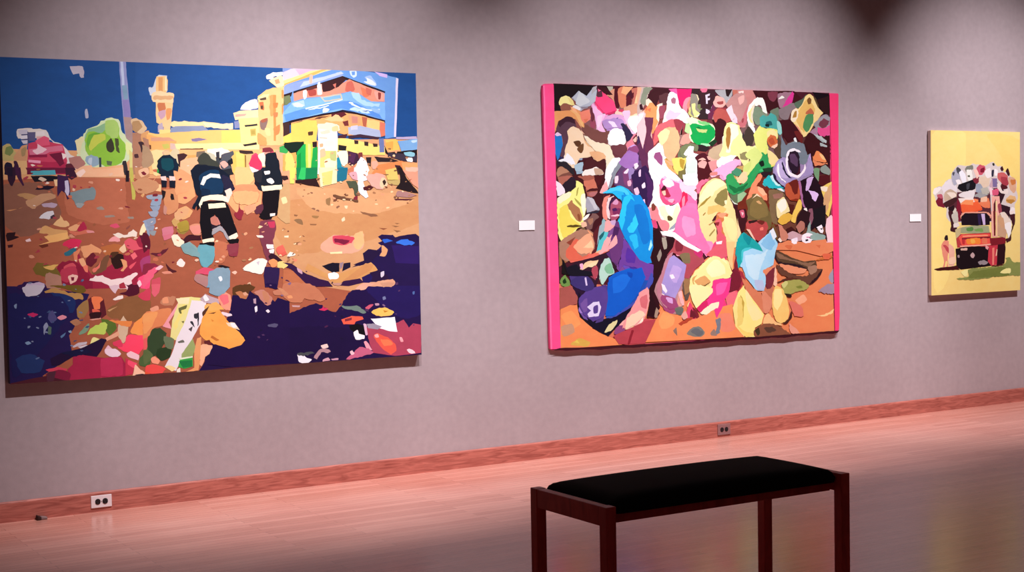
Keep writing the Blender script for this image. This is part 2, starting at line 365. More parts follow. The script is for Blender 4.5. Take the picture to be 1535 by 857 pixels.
P1_X, P1_Z, P1_W, P1_H = 1.8798, 0.7484, 2.4990, 1.7449
P2_X, P2_Z = 5.3391, 0.69
P3_X, P3_Z, P3_W, P3_H = 8.9173, 0.9221, 1.0358, 1.2910
STREET = """
1b4b8a|-3,1770,2582,1860,2523,-303,-47,-133
204f8f|735,1777,2580,1778,2567,1308,725,1347
a65c42|-18,1115,381,1130,834,1115,1516,1131,2562,1116,2523,-303,-47,-133
8a5a48~-5,1065,196,1079,267,1013,301,903,190,813,81,790,-10,870
b86a4e~343,1115,643,1115,658,974,674,862,523,845,338,903,322,1013
cf9a6c|1537,1115,2562,1116,2549,667,2322,619,2094,404,1835,452,1669,575,1544,598,1509,851
c9905f~1509,851,1595,967,2559,1001,2554,838,2014,686,1629,654
d8a272~1681,1045,2199,1023,2466,961,2195,883,1805,907
e9a873|1239,1154,1484,1162,1452,898,1305,900,1242,970
22164c|-32,530,183,512,439,467,391,351,322,244,338,134,171,33,314,-102,-47,-133
1d0c40~1272,386,1334,430,1497,401,1620,303,1790,356,1917,291,2007,407,2095,444,2186,562,2280,720,2550,707,2524,-262,1037,-167,1082,39,1125,170,1208,243
201352~2098,544,2279,712,2513,667,2511,268,2356,234,2138,403
1a0a3a~1267,202,1787,218,2088,165,1995,-49,1485,-79,1201,-25
dca070|-15,1259,421,1251,878,1292,2568,1348,2561,1091,1515,1100,834,1100,380,1108,-19,1093
b9b2c0~372,1708,439,1712,447,1685,445,1648,425,1653,422,1673,391,1666
aeb0c4~447,1476,458,1480,466,1434,447,1428
8f93c0|643,1747,681,1748,685,1653,700,1441,694,1324,666,1308,659,1417,648,1597
b9c4e0|651,1746,666,1746,670,1613,656,1605
7f9fb8|654,1613,682,1617,688,1543,665,1535
8a7fb4|657,1535,692,1535,700,1441,687,1355,667,1355
a58a86|660,1441,705,1438,709,1245,681,1253,667,1339
dfd6d0~85,1363,123,1369,229,1365,259,1311,312,1289,350,1243,395,1212,433,1174,409,1135,347,1135,273,1289,221,1319,84,1317
4b4b72|100,1348,138,1352,140,1287,106,1287
c9c4d4|85,1359,134,1363,134,1339,92,1336
e0dce6|92,1329,133,1333,133,1314,99,1310
cfcad6|99,1304,133,1306,132,1287,110,1286
5d5a80|138,1348,176,1350,174,1303,140,1301
e8dede|179,1353,223,1357,225,1334,181,1332
e0a8a8|181,1326,222,1328,225,1310,182,1307
c8405e|136,1287,220,1311,258,1296,320,1285,330,1243,341,1197,332,1143,125,1146,130,1211
b02a4e|126,1196,240,1189,333,1189,331,1122,117,1122
e05878|174,1303,221,1330,247,1319,250,1281,189,1272
d8708c|139,1257,319,1281,319,1251,249,1242,211,1227,142,1226
8e1e44|135,1226,234,1231,233,1215,138,1213
f0a0b8|134,1202,199,1196,198,1182,134,1188
f0c8d0~158,1249,183,1263,183,1288,204,1273,231,1258,211,1242,182,1230
f4dcd8~287,1216,311,1237,338,1229,329,1208,302,1197
701838|245,1231,311,1243,325,1181,301,1166,279,1197
6a1434|125,1143,171,1146,170,1127,125,1122
c0b070~0,1271,38,1286,60,1256,82,1218,58,1196,13,1188,-3,1210
7a8a50~19,1267,49,1271,56,1241,37,1222,14,1233
d09a70~59,1218,98,1272,132,1280,127,1226,118,1173,95,1143,65,1173
a88a60~98,1257,124,1268,119,1226,100,1219
e0b07a|-5,1195,126,1196,125,1122,-7,1122
1c1430~9,1173,25,1188,47,1180,51,1122,8,1122
3a1838~58,1192,77,1188,87,1122,57,1122
cfe0b0~398,1313,429,1329,454,1368,509,1392,550,1423,597,1436,637,1417,644,1370,670,1324,702,1293,701,1245,679,1198,631,1167,519,1159,441,1166,395,1212,404,1259
e0d8a8~390,1305,414,1322,437,1321,420,1274,411,1228,396,1243
8cb88c~437,1321,462,1368,525,1388,573,1408,554,1291,521,1229,451,1236
8cc040~445,1329,477,1360,540,1353,589,1416,628,1401,638,1323,666,1292,664,1230,623,1175,551,1167,489,1197,443,1251
a8cc6c~557,1416,605,1424,628,1401,627,1331,587,1323,556,1353
68a838~461,1337,524,1353,515,1291,474,1252,448,1282
c0cc50~492,1337,548,1346,555,1314,515,1291,474,1252,459,1275
e0e8a0|666,1304,702,1293,700,1238,676,1230,665,1261
3a3a2a~558,1291,585,1323,598,1292,601,1253,577,1246,560,1260
4a5030~609,1319,626,1319,627,1276,629,1241,613,1253
5a6a4a|556,1198,588,1194,583,1171,559,1174
34404a|514,1215,527,1215,527,1151,515,1151
8fa8b8~442,1217,474,1228,513,1213,512,1174,472,1166,442,1190
b8c8d4~462,1213,477,1213,473,1174,453,1190
302a30~643,1190,667,1198,677,1122,653,1122
d8d080|685,1261,701,1245,702,1122,684,1122
ae7c62|707,1355,802,1356,796,1122,702,1122
d8b890~701,1426,733,1434,773,1411,788,1372,755,1348,716,1371
b08a60~709,1418,745,1420,764,1387,731,1356,708,1371
d8a068~755,1348,802,1368,800,1293,762,1293
3a2830~738,1301,762,1305,794,1270,793,1242,753,1246,750,1277
4a2c30~712,1234,733,1236,738,1216,716,1214
302028~769,1191,798,1195,797,1158,775,1159
d8a080~747,1167,775,1159,774,1128,726,1136
ecb080|409,1151,647,1175,653,1122,409,1122
f0b890~378,1143,410,1166,473,1174,480,1143,409,1128
b07a70~349,1212,411,1220,441,1182,394,1151,363,1166
5a2030~332,1174,364,1181,382,1151,385,1122,339,1122
58b0b0|152,1144,274,1147,277,1122,147,1122
c8d0dc~806,1605,834,1614,852,1673,910,1676,911,1588,833,1562,817,1562
f0c080|852,1669,905,1675,917,1651,914,1596,899,1576,850,1578,846,1602
d89a60|864,1666,889,1668,887,1587,862,1583
f8dcb0|901,1671,911,1667,912,1592,899,1594
f0d0a0~825,1578,875,1588,944,1577,949,1549,939,1525,832,1527
d8a878~837,1562,940,1565,943,1545,837,1542
f0c890|845,1527,943,1525,937,1461,932,1422,918,1350,885,1350,886,1389,846,1412,843,1452
c87850~852,1519,898,1524,897,1484,863,1468
c8a0b0~855,1468,897,1484,900,1453,871,1429
e09a60~901,1488,934,1493,928,1445,907,1429
b8a8b8~854,1397,878,1413,881,1369,853,1357
f4d888|861,1373,927,1374,925,1326,860,1326
f4c878|796,1356,852,1349,1034,1371,1227,1378,1458,1381,1455,1251,785,1246
f8dca0~928,1414,953,1423,1035,1419,1160,1419,1228,1410,1227,1394,935,1390
8a96b4|927,1382,952,1394,1118,1399,1151,1373,1059,1368,922,1358
f8e0b8~1118,1416,1211,1411,1296,1419,1295,1379,1227,1386,1143,1389
8a90b8|1305,1427,1339,1432,1338,1391,1308,1387
f6d870|1227,1374,1363,1380,1361,1299,1225,1289
ecb068|787,1348,852,1333,958,1311,957,1263,785,1262
d8a080|811,1329,917,1330,954,1311,811,1308
8c7ca0|1045,1324,1091,1330,1141,1321,1074,1308,1049,1310
d8b8a8|921,1298,966,1295,965,1255,920,1255
c8c060~875,1290,912,1294,916,1271,883,1266
fbe8a0|949,1295,1456,1308,1455,1267,957,1263
6a3c30|977,1267,1115,1272,1115,1260,981,1257
402028|1035,1244,1072,1242,1072,1230,1039,1232
6a3c28|762,1293,810,1286,808,1215,775,1199,760,1214
b08068~762,1325,795,1317,801,1262,777,1277
e8e4f4~1345,1497,1367,1530,1402,1551,1450,1558,1453,1507,1383,1494
f8d8a8|1302,1476,1340,1489,1461,1499,1464,1454,1313,1436
e8a898|1314,1468,1383,1473,1374,1461,1314,1453
fbe890|1331,1444,1460,1454,1456,1299,1344,1298,1338,1412
3a3438|1366,1406,1446,1417,1448,1405,1372,1396
c8b060|1402,1384,1437,1389,1438,1348,1405,1344
b8a050|1408,1376,1430,1379,1432,1356,1410,1354
302428|1354,1294,1439,1309,1443,1295,1365,1284
f4c484|1455,1576,1508,1614,1552,1628,1613,1629,1604,1293,1456,1291
fbdcA0~1450,1560,1489,1585,1529,1590,1506,1561,1471,1552
5a4838|1463,1562,1507,1573,1506,1557,1471,1552
c87048~1462,1540,1488,1544,1492,1496,1470,1503
5c4030~1470,1520,1486,1523,1484,1502,1472,1505
e8a060~1528,1578,1559,1587,1565,1481,1530,1464
dc9050|1550,1587,1568,1587,1561,1317,1548,1317
c88048~1549,1538,1580,1542,1575,1514,1553,1509
c88050~1548,1480,1578,1485,1573,1460,1551,1456
d08850~1545,1390,1590,1415,1584,1366,1557,1349
8a7068~1464,1434,1495,1447,1516,1439,1493,1381,1467,1389
a86048~1468,1438,1512,1451,1503,1430,1477,1422
f8d090~1493,1390,1524,1390,1527,1349,1501,1349
d8a060~1449,1365,1500,1333,1499,1292,1447,1299
f8f0e8~1508,1696,1554,1714,1615,1724,1615,1703,1553,1693,1579,1673,1553,1673,1518,1677
d8b088~1553,1685,1597,1694,1623,1670,1578,1636,1556,1648
f4d8a0~1561,1669,1605,1678,1655,1651,1613,1629,1569,1632
f0b878|761,1262,1645,1268,1641,1123,757,1122
f8d898~809,1254,923,1247,871,1122,822,1122
b09070~761,1285,809,1254,824,1183,758,1151
d8c8a0~924,1255,965,1263,972,1200,954,1144,921,1152
402428|960,1235,998,1243,1022,1232,996,1200,987,1152,967,1168
f4a860|1022,1232,1072,1232,1086,1123,1011,1123
7a6c5c~1077,1248,1131,1256,1147,1216,1121,1168,1071,1184
d8c8a8~1123,1256,1148,1257,1189,1217,1172,1200,1139,1224
f8f0d8~1140,1264,1224,1273,1275,1257,1257,1233,1206,1217,1156,1233
34343c|1190,1249,1211,1253,1210,1193,1193,1189
50505c~1223,1233,1292,1258,1291,1233,1256,1185,1213,1177
6a6a70~1130,1208,1206,1217,1196,1168,1137,1168
f0c060|1292,1258,1369,1250,1374,1123,1288,1123
f8d070|1309,1250,1360,1258,1358,1153,1315,1145
3c2a28|1330,1262,1412,1258,1420,1242,1360,1240,1334,1245
7a6030|1364,1234,1372,1234,1371,1157,1365,1157
e04868~1411,1234,1437,1246,1467,1218,1470,1177,1452,1153,1418,1169,1388,1181
f4e4e4~1388,1177,1418,1169,1461,1153,1426,1145,1401,1153
c84860~1472,1259,1508,1275,1546,1259,1533,1239,1498,1233
883040|1488,1267,1521,1274,1542,1261,1498,1255
1e222c~1498,1235,1533,1243,1558,1210,1574,1153,1565,1123,1495,1123,1501,1177
f8e0c8~1446,1234,1490,1251,1502,1218,1496,1177,1470,1169
f0a888~1551,1259,1603,1260,1619,1202,1600,1123,1573,1123,1567,1194
38a050|1582,1284,1613,1293,1639,1260,1629,1244,1581,1251
2a2a28|1609,1301,1646,1308,1645,1277,1617,1276
8098cc|1615,1744,1668,1746,1690,1734,1668,1717,1615,1719
e0c8d8|1615,1719,1695,1755,1910,1755,1891,1719,1613,1637
d8b0c8|1695,1740,1883,1752,1828,1734,1720,1706
f8d890|1613,1670,1792,1733,1910,1755,1937,1750,1746,1674,1613,1633
f0b060|1613,1650,1865,1748,1901,1749,1648,1642,1613,1637
6898d8|1928,1750,2046,1753,2240,1738,2371,1712,2352,1350,2276,1341,2279,1451,2040,1506,1994,1509,1607,1424,1612,1629,1639,1650
8aa0d4|1612,1621,1630,1646,1746,1678,1909,1712,1982,1735,2009,1714,1845,1668,1665,1606,1611,1588
b8c8e4|1746,1670,1909,1712,1991,1739,2009,1727,1854,1677,1719,1636
9cb8e8~2147,1710,2193,1720,2229,1662,2192,1665
c8dcf8~2046,1741,2065,1750,2092,1750,2096,1717,2073,1704,2055,1716
6898d8|2060,1739,2083,1742,2082,1721,2064,1718
d8e4f8~2141,1680,2165,1689,2156,1710,2193,1694,2220,1674,2221,1657,2173,1669
2a1818|1678,1610,2000,1712,2284,1627,2284,1616,2154,1655,2017,1690,1843,1610,1681,1565
e09078|1678,1598,1745,1620,1835,1639,1880,1648,2008,1673,2045,1694,2154,1655,2279,1616,2278,1565,2189,1564,2116,1604,2043,1619,1988,1609,1878,1586,1753,1575,1681,1553
3a1c20|1853,1660,1999,1706,2026,1690,1971,1647,1915,1620,1870,1611
5a2c28|1758,1629,1835,1655,1835,1635,1767,1615
f0c0b0|1840,1656,1862,1660,1865,1598,1838,1597
c86858~2026,1673,2063,1682,2080,1633,2052,1615,2016,1623
d87858~2117,1650,2172,1626,2171,1593,2134,1592
e8a090~2209,1627,2279,1612,2273,1570,2227,1577
a84840~1771,1615,1821,1626,1825,1593,1780,1585
2a1a1a|1611,1588,1674,1608,1664,1581,1611,1563
707048|1611,1576,1655,1589,1663,1548,1610,1522
f0e8d8~1628,1568,1651,1577,1654,1552,1632,1547
e8f0f8~1740,1612,1763,1621,1762,1575,1743,1566
7cb0ec|1672,1548,1752,1568,1878,1586,1997,1605,2052,1622,2116,1600,2189,1564,2282,1561,2279,1455,2150,1483,2040,1506,1994,1509,1830,1473,1660,1433,1607,1424,1609,1481
5a90dc|1617,1473,1751,1513,1932,1554,2041,1565,2114,1541,2243,1484,2261,1459,2113,1495,1985,1517,1786,1472,1625,1432
a8c8f0|1663,1540,1743,1562,1751,1525,1680,1520
d8e8f8|1751,1515,1895,1545,1996,1574,1996,1568,1895,1538,1755,1507
c8c0a0|1851,1581,1988,1607,1996,1572,1878,1553
7cb0ec|1865,1577,1983,1598,1987,1578,1878,1561
d8e8fc~1863,1507,1877,1519,1908,1512,1894,1495,1867,1490
a8d0f8~2052,1615,2107,1612,2124,1575,2189,1555,2245,1552,2235,1535,2133,1541,2078,1574
d8ecfc~2032,1556,2059,1552,2114,1528,2188,1517,2244,1518,2234,1505,2132,1512,2059,1540
c0dcf4~2077,1523,2150,1508,2187,1492,2122,1495
7a84a8~2123,1507,2169,1508,2150,1500
241420|1607,1424,1660,1441,1831,1477,1994,1507,2113,1490,2279,1451,2274,1438,2113,1474,2003,1493,1857,1469,1678,1421,1606,1399
e8a868|1660,1425,1830,1465,1994,1495,2113,1478,2274,1443,2272,1358,2220,1349,2027,1355,1963,1371,1965,1421,1820,1419,1809,1352,1658,1351
8a6a50|1673,1421,1731,1442,1730,1393,1677,1396
402828|1607,1424,1651,1429,1649,1351,1605,1342
c88858|1763,1443,1821,1456,1820,1406,1766,1402
5a2028|1921,1483,2003,1497,2021,1480,1965,1454,1920,1462
f0c088~1948,1479,2002,1455,1983,1438,1875,1445
703030|1992,1438,2029,1447,2033,1414,2005,1413
e0a070|2030,1476,2058,1485,2112,1469,2111,1423,2047,1422
c88878|2053,1473,2094,1469,2093,1431,2056,1431
b06048|2122,1470,2159,1466,2148,1407,2129,1415
f0c880~2158,1449,2242,1442,2230,1374,2166,1382
d87860|2242,1442,2279,1434,2277,1358,2239,1349
a8b4d0|2028,1405,2111,1415,2240,1391,2248,1349,2109,1356,2031,1363
c8c8d8|2047,1412,2093,1419,2092,1393,2046,1389
4a2430|1963,1354,2027,1367,2008,1338,1962,1338
402838|2031,1355,2110,1364,2239,1349,2229,1336,2109,1346,2031,1338
f6d060|1605,1342,1658,1367,1818,1353,1817,1303,1604,1301
f4c860|1660,1416,1758,1443,1821,1444,1829,1402,1817,1303,1657,1301
f4d878|1953,1337,2026,1338,2275,1290,2274,1239,2134,1238,2024,1263,1951,1262
382428|2067,1329,2095,1326,2094,1305,2069,1305
382428|2134,1321,2162,1319,2161,1293,2135,1296
382428|2191,1310,2224,1308,2224,1290,2196,1289
6c78a8|2234,1340,2267,1341,2269,1256,2237,1256
f8ece0|1829,1411,1865,1424,1955,1417,1958,1337,1948,1123,1821,1123,1830,1303
fffaf0|1832,1344,1953,1337,1954,1279,1834,1278
f8d8c0~1829,1419,1892,1430,1960,1421,1973,1388,1954,1379,1837,1394
d8c0a8|1836,1344,1890,1341,1890,1334,1838,1336
f0d078|1843,1262,1949,1262,1946,1123,1835,1123
e8b890~1838,1262,1870,1278,1878,1237,1842,1220
f8f0c0~1868,1204,1941,1221,1939,1146,1875,1129
12251c|1613,1309,1737,1317,1740,1269,1691,1240,1647,1252,1612,1284
1ca84c|1691,1252,1737,1302,1750,1302,1745,1123,1679,1123
0c8a3c|1695,1236,1717,1252,1714,1123,1687,1123
b8d050|1750,1302,1795,1303,1790,1123,1745,1123
e8e080|1763,1302,1781,1302,1776,1123,1760,1123
1ca048|1794,1278,1826,1286,1821,1123,1776,1123
2a1c20|1792,1315,1822,1318,1821,1285,1794,1286
f0a858|1602,1239,1686,1252,1687,1123,1599,1123
f8d070~1620,1244,1655,1244,1680,1186,1652,1123,1617,1145
202020|1961,1300,2016,1292,2011,1263,1960,1267
2088a0|1950,1221,1973,1229,1981,1171,2021,1154,2011,1123,1948,1123
e8f0d0~1951,1254,2020,1263,2018,1187,1985,1171,1964,1229
3c2038|2024,1263,2088,1247,2105,1205,2049,1171,2022,1188
50284a|2033,1255,2079,1246,2059,1188,2032,1204
7a3838~2093,1251,2121,1255,2120,1221,2096,1217
c87858|2021,1154,2068,1179,2066,1123,2021,1123
ffffff~2087,1196,2111,1226,2142,1205,2164,1146,2140,1123,2066,1123
2c2024|2143,1226,2180,1226,2174,1171,2151,1188
2c2024|2199,1230,2311,1222,2385,1197,2226,1197
e8a890~2179,1197,2217,1205,2225,1163,2187,1154
d88850|2225,1180,2386,1206,2494,1172,2493,1123,2177,1123
e8a468|2385,1197,2495,1189,2493,1123,2402,1123
3c2028|2338,1180,2375,1176,2412,1123,2355,1123
f4c060|2276,1332,2361,1338,2378,1274,2302,1265
e8a850|2280,1316,2332,1325,2331,1274,2284,1273
1e1418|2270,1298,2293,1256,2387,1265,2497,1275,2495,1219,2424,1206,2311,1231,2274,1256
78a8d8|2361,1325,2499,1343,2497,1275,2387,1265
b8d8f0~2456,1330,2494,1335,2493,1322,2465,1317
3a3040|2293,1256,2496,1241,2495,1198,2386,1206,2292,1231
88c0d0~2406,1257,2454,1262,2477,1249,2472,1232,2415,1236
f0f0f0~2419,1223,2462,1223,2461,1198,2428,1202
c8b0e8|2213,1746,2301,1731,2300,1710,2249,1721
1b4b8a|2301,1744,2496,1747,2490,1352,2352,1350,2371,1712,2315,1723
d8d0e8|2360,1712,2376,1708,2352,1350,2338,1350
b8a8c8|2352,1350,2494,1356,2494,1339,2351,1337
30142c~13,1158,58,1158,64,1113,48,1061,33,1067
40183c~61,1158,88,1158,94,1113,108,1067,97,1063,72,1113
20102a|16,1158,50,1158,49,1113,26,1113
6a1838|118,1159,332,1159,339,1128,132,1128
50a8b4|144,1140,274,1147,277,1121,147,1117
14101c|143,1113,231,1117,285,1113,284,1086,162,1082
d8c0a8~181,1098,200,1109,227,1094,207,1084
f0c898|265,1094,300,1096,303,1061,272,1059
1c0c24~164,1044,191,1059,268,1061,229,1040
3c1830|328,1159,379,1159,397,1113,361,1094,331,1113
3a1c48|285,1121,339,1113,353,1067,351,997,336,986,325,1021,306,1036,282,1002
c8c0d8~326,1086,342,1090,349,1044,340,1005,325,1028
f0b890|378,1144,646,1160,653,1109,393,1107
f8d8c8~386,1128,425,1152,440,1136,408,1109
201420|662,1144,682,1144,680,1082,660,1082
c0b858|682,1160,702,1160,715,1003,710,980,694,984
d8a068|743,1003,795,1074,794,1050,755,995
c08860|711,1160,797,1160,796,1113,757,1089,717,1097
e8b890~734,1144,783,1160,796,1129,749,1105
7a8c90~356,1020,438,1043,485,1051,488,993,436,974,389,955,366,978
98a0a0~382,966,428,962,404,939,385,943
98887c~490,938,522,946,537,928,506,927
98887c~537,895,584,899,592,887,544,887
98887c~664,886,696,887,700,876,671,876
c0906c~114,976,160,1006,229,1021,275,1013,266,990,205,975,158,938,121,953
b88a5c~69,1014,130,1022,175,1006,129,987
d09060|11,931,83,942,98,949,30,927
b8a0b4~197,964,250,969,281,959,265,944,212,946
d8d4d8~181,892,226,922,261,925,258,902,233,882,203,884
40303c~241,895,260,906,264,891,245,882
d8a468~182,823,209,849,262,829,324,821,331,805,338,774,277,783,208,777,231,799,185,804
e8b880~255,849,287,883,295,902,310,875,333,871,340,844,309,836
f0b870|204,788,331,809,331,774,276,760,169,741,230,761
6a3020|172,741,222,746,226,734,191,725
e8a878~332,828,371,851,402,854,386,820,355,813
b02848~382,820,418,867,437,834,433,815,401,810
d07058~339,813,401,812,441,819,472,807,417,796,370,789
d83058~299,744,354,774,408,758,384,727,337,720
e09090~433,815,464,815,479,803,440,802
2c6c80~313,698,360,724,376,712,344,682,313,679
2a1018~8,810,57,813,49,795,71,787,11,765
3a1420|10,746,40,749,36,734,14,731
f0d0d0~105,771,128,778,135,764,109,762
f0a0a0~565,770,605,785,621,754,557,751
f0e0d0~582,793,614,797,653,784,670,800,694,815,718,799,709,776,645,773,613,766
d8506c~563,840,599,852,622,832,590,824
8a4c40~654,824,679,843,674,827,658,817
f8e8b8~730,791,751,846,775,849,767,814,742,783
90a0b8~752,861,790,869,788,782,774,775,767,822
a02440|376,727,398,665,428,618,458,571,554,615,651,691,733,783,787,766,780,486,378,498,427,587,381,627
8c1a38~273,637,366,651,442,571,456,496,286,530
b86a3c~509,725,588,739,652,722,635,691,555,662,524,693
7a5038~458,586,523,662,555,677,537,600,474,570
e8a070~399,727,462,737,509,709,508,686,469,695,421,665
6a1c2c~429,664,469,695,491,655,459,617,428,626
f0b080~386,658,413,665,428,626,404,619
e08860~360,697,399,719,383,681,374,643,363,658
d0505c~304,621,351,643,373,620,357,597,311,590
b83850~288,606,366,620,380,558,317,536,287,553
f0c0b0~326,567,349,578,380,569,371,543,340,524,333,544
7a1430|341,563,360,562,356,543,344,543
f08068~408,619,432,626,436,587,419,591
e87868~459,602,491,617,507,647,498,609,466,582
2c1410~563,661,595,684,635,675,633,613,585,599,570,630
e8a070~618,652,650,644,653,612,632,586,617,590,633,613
f0c8a0~611,707,644,738,651,698,635,687
e05868~644,746,669,769,709,752,724,720,748,708,691,698,659,714
f07078|675,674,699,690,714,666,690,647
e85868~665,612,706,635,697,619,673,596
5c1830~733,783,787,766,786,704,756,720,737,752
a84070~730,642,785,672,783,593,736,579
f8e0dc~442,540,474,563,513,566,560,541,632,550,704,576,708,560,679,533,678,489,582,492,551,506,512,531
a83040~607,512,631,523,646,490,606,491
f8507c~711,540,752,563,782,570,780,486,726,487
f8d0d8~707,517,723,532,735,508,718,493
50301c~555,662,571,692,611,692,578,661
746028~143,618,166,648,212,639,273,607,287,553,225,547,188,578,150,587
e0b060~193,624,235,631,273,637,257,615,234,604
b0806c~203,578,226,593,287,568,285,501,209,509
301448~54,522,88,543,164,552,209,524,201,504,65,508
c4b0c8~80,513,118,541,187,540,198,517,178,505,87,508
f8c890|829,1073,862,1065,861,1026,828,1030
e8a470~954,1145,1045,1161,1061,1113,1058,1001,999,954,949,970,944,1065
d08c60~877,1034,951,1034,957,922,882,899
f0b078|880,1160,755,1019,755,1003,821,1089
e0a870~957,922,1007,946,1039,914,1022,882,980,866,939,891
98803c~946,827,1004,858,1020,810,986,783,953,795
c8a060~918,859,947,891,963,843,954,811,922,843
d07080~863,797,905,820,929,804,911,764,870,749
f0d8c8~916,772,945,784,981,739,959,712,935,716
3a1420~977,747,1011,778,1077,769,1085,749,1018,746,951,712
d89070~1020,834,1087,841,1094,785,1060,770,1036,786
16223c~868,1152,946,1161,949,1113,944,1089,912,1105,871,1105
1c1424|862,1093,895,1085,892,1050,865,1050
1c1424|910,1091,944,1089,945,1045,910,1050
f0c8c0|908,1111,937,1113,943,1091,911,1091
2c1c20~913,1002,930,1010,935,982,917,977
101828|865,1034,881,1030,880,994,868,1002
38a048~839,1152,860,1148,855,1129,839,1133
16182c~1041,1137,1087,1161,1255,1161,1271,1113,1295,1048,1286,1024,1252,1040,1243,992,1099,985,1067,1017,1060,1073,1040,1113
14406c|1053,1129,1103,1145,1221,1161,1254,1121,1218,1041,1226,1008,1142,1005,1117,1017,1085,1073
103058|1127,1097,1220,1097,1214,1016,1142,1009
0e1420|1067,1025,1109,1041,1116,1005,1083,989
fffae8~1093,1089,1128,1123,1170,1127,1208,1121,1211,1101,1169,1107,1127,1101,1114,1065,1095,1065
281c34~1228,1105,1263,1113,1299,1048,1286,1024,1244,1040,1223,1073
fff4d8~1078,961,1100,997,1150,1005,1234,1004,1255,968,1225,980,1149,981,1107,969
f8e8d8~1231,1028,1269,1044,1281,1016,1259,968,1250,960,1247,992,1260,1020,1239,1012
100a14|1095,969,1242,972,1249,928,1282,855,1301,782,1254,758,1229,807,1196,840,1173,896,1155,856,1160,752,1098,753,1088,857
fff0c8|1132,953,1237,958,1239,932,1140,927
100a14|1065,961,1082,969,1085,929,1068,917
341c40|1106,921,1140,929,1146,832,1112,817
c88078~1142,864,1181,882,1205,840,1188,830,1146,844
201424|1146,840,1205,832,1196,808,1145,812
a8a0a8~1153,808,1213,823,1246,775,1237,759,1212,799,1161,780
fff0d0~1097,749,1127,761,1165,758,1160,736,1101,733
fff0d0~1254,758,1297,782,1309,765,1287,746,1262,746
140c10|1076,729,1160,736,1151,704,1092,709
140c10|1237,759,1261,734,1312,725,1312,701,1261,722
6aa0ac~1072,714,1160,716,1162,648,1148,608,1098,585,1066,650
88a8a4~964,716,1018,739,1075,690,1066,650,992,675
c07050~1164,744,1244,726,1252,678,1207,606,1166,631
8a3444~1253,718,1312,717,1302,652,1251,654
182030~1425,1113,1470,1162,1574,1162,1582,1113,1589,1047,1562,1027,1466,1023,1424,1056
121420|1434,1129,1487,1146,1494,1072,1442,1072
fff0e8~1480,1137,1513,1144,1512,1123,1486,1123
fff0e8~1498,1093,1520,1098,1542,1080,1528,1068,1503,1080
fff0c8|1463,1056,1589,1062,1593,1039,1510,1027,1467,1032
e0c890|1467,1056,1506,1056,1506,1027,1468,1027
140c14|1471,1023,1567,1027,1556,949,1545,884,1497,880,1472,917,1465,975
140c14|1446,893,1506,884,1541,896,1514,852,1454,865
fff0e0|1511,893,1546,896,1541,880,1515,880
1c1420|1421,1113,1451,1113,1450,1048,1424,1056
5c2c3c~1412,926,1464,950,1481,901,1454,893,1420,894
783848~1453,852,1540,851,1548,802,1529,737,1535,655,1499,591,1466,673,1442,755
c03858~1496,844,1540,847,1539,811,1509,811
f8e0d0~1421,768,1460,767,1468,755,1433,755
f8f0e8~1484,714,1519,709,1532,688,1492,689
f8f0e8~1501,681,1532,684,1527,660,1505,664
301424~1518,664,1552,639,1587,613,1517,615,1491,640
f8c080~1306,1161,1418,1162,1416,1089,1372,1048,1304,1056
e89468~1287,1056,1424,1064,1449,1015,1439,967,1336,967,1285,1000
f0b078~1294,1024,1440,1023,1430,958,1352,943,1293,968
8c2838~1291,895,1317,911,1323,967,1330,919,1351,910,1333,862,1307,862
e0a078~1352,935,1421,950,1420,918,1368,886
c8a070~1572,1056,1640,1072,1634,834,1558,876,1575,998
e8a078~1582,1129,1642,1146,1640,1072,1590,1072
301c20~1582,1113,1626,1113,1634,1092,1599,1088
f0d8a0~1583,982,1614,990,1622,957,1595,949
fff0c8|1599,760,1626,762,1625,750,1599,752
d86050~1544,680,1589,695,1614,654,1570,638
f8e0c8~939,613,959,640,990,620,977,596,949,605
5c1428~749,799,781,782,788,735,763,688,747,689
602030~787,680,844,687,894,709,868,674,819,663
8c2840~745,618,810,624,850,592,808,561,744,563
f06080~743,547,793,593,834,608,858,607,817,577,791,530,742,487
f8c0c8~813,593,842,612,860,603,833,584
d05060~791,530,841,544,839,484,790,485
501c24~875,623,907,590,940,573,898,567
e09078~849,572,890,579,915,562,865,561
d8506c~1051,570,1106,593,1173,571,1138,544,1072,554,1046,523
78a0b8|1131,568,1241,589,1257,565,1251,471,1111,475,1117,521
e0e8f0~1182,527,1195,538,1210,526,1198,509,1184,512
281818|1182,595,1216,598,1253,585,1232,582
f0c0a8~1265,557,1287,566,1301,556,1286,544
f0ead8~1334,579,1413,626,1456,633,1486,620,1481,591,1450,543,1411,557,1360,566
b898a8|1404,618,1421,625,1417,601
f0a060~1495,615,1526,627,1552,614,1542,582,1507,591
f8d080~1551,606,1587,613,1621,588,1585,572,1551,577
2a1848|1472,583,1564,573,1558,508,1548,461,1469,464,1462,535
d8b090~1362,489,1379,497,1383,472,1361,467
b0807c~1055,554,1121,536,1111,475,1038,523
10804c|1684,1162,1822,1163,1821,1101,1686,1084
30c060|1715,1162,1746,1163,1740,1088,1696,1097
f0d868|1644,1162,1684,1162,1668,1068,1642,1068
2c1418|1678,1088,1812,1098,1833,1047,1757,1059,1677,1073
f0e0b0|1827,1163,1949,1163,1946,1071,1837,1047
e8d078|1848,1130,1921,1146,1910,1063,1855,1055
1c6c84|1949,1163,2022,1163,2011,1096,1983,1081,1946,1080
f4f0f4|2063,1163,2160,1164,2148,1088,2120,1079,2155,987,2136,978,2100,1004,2078,1038,2088,1084,2057,1105
d8a0a8~2030,1130,2076,1138,2084,1088,2047,1096
4c5440~2010,1084,2074,1079,2087,1046,2081,996,2063,996,2055,1038,2028,1046
802838~2053,979,2081,996,2080,962,2062,958
6c4834~1917,1001,1971,992,2044,975,2085,966,2080,954,2025,967,1935,978
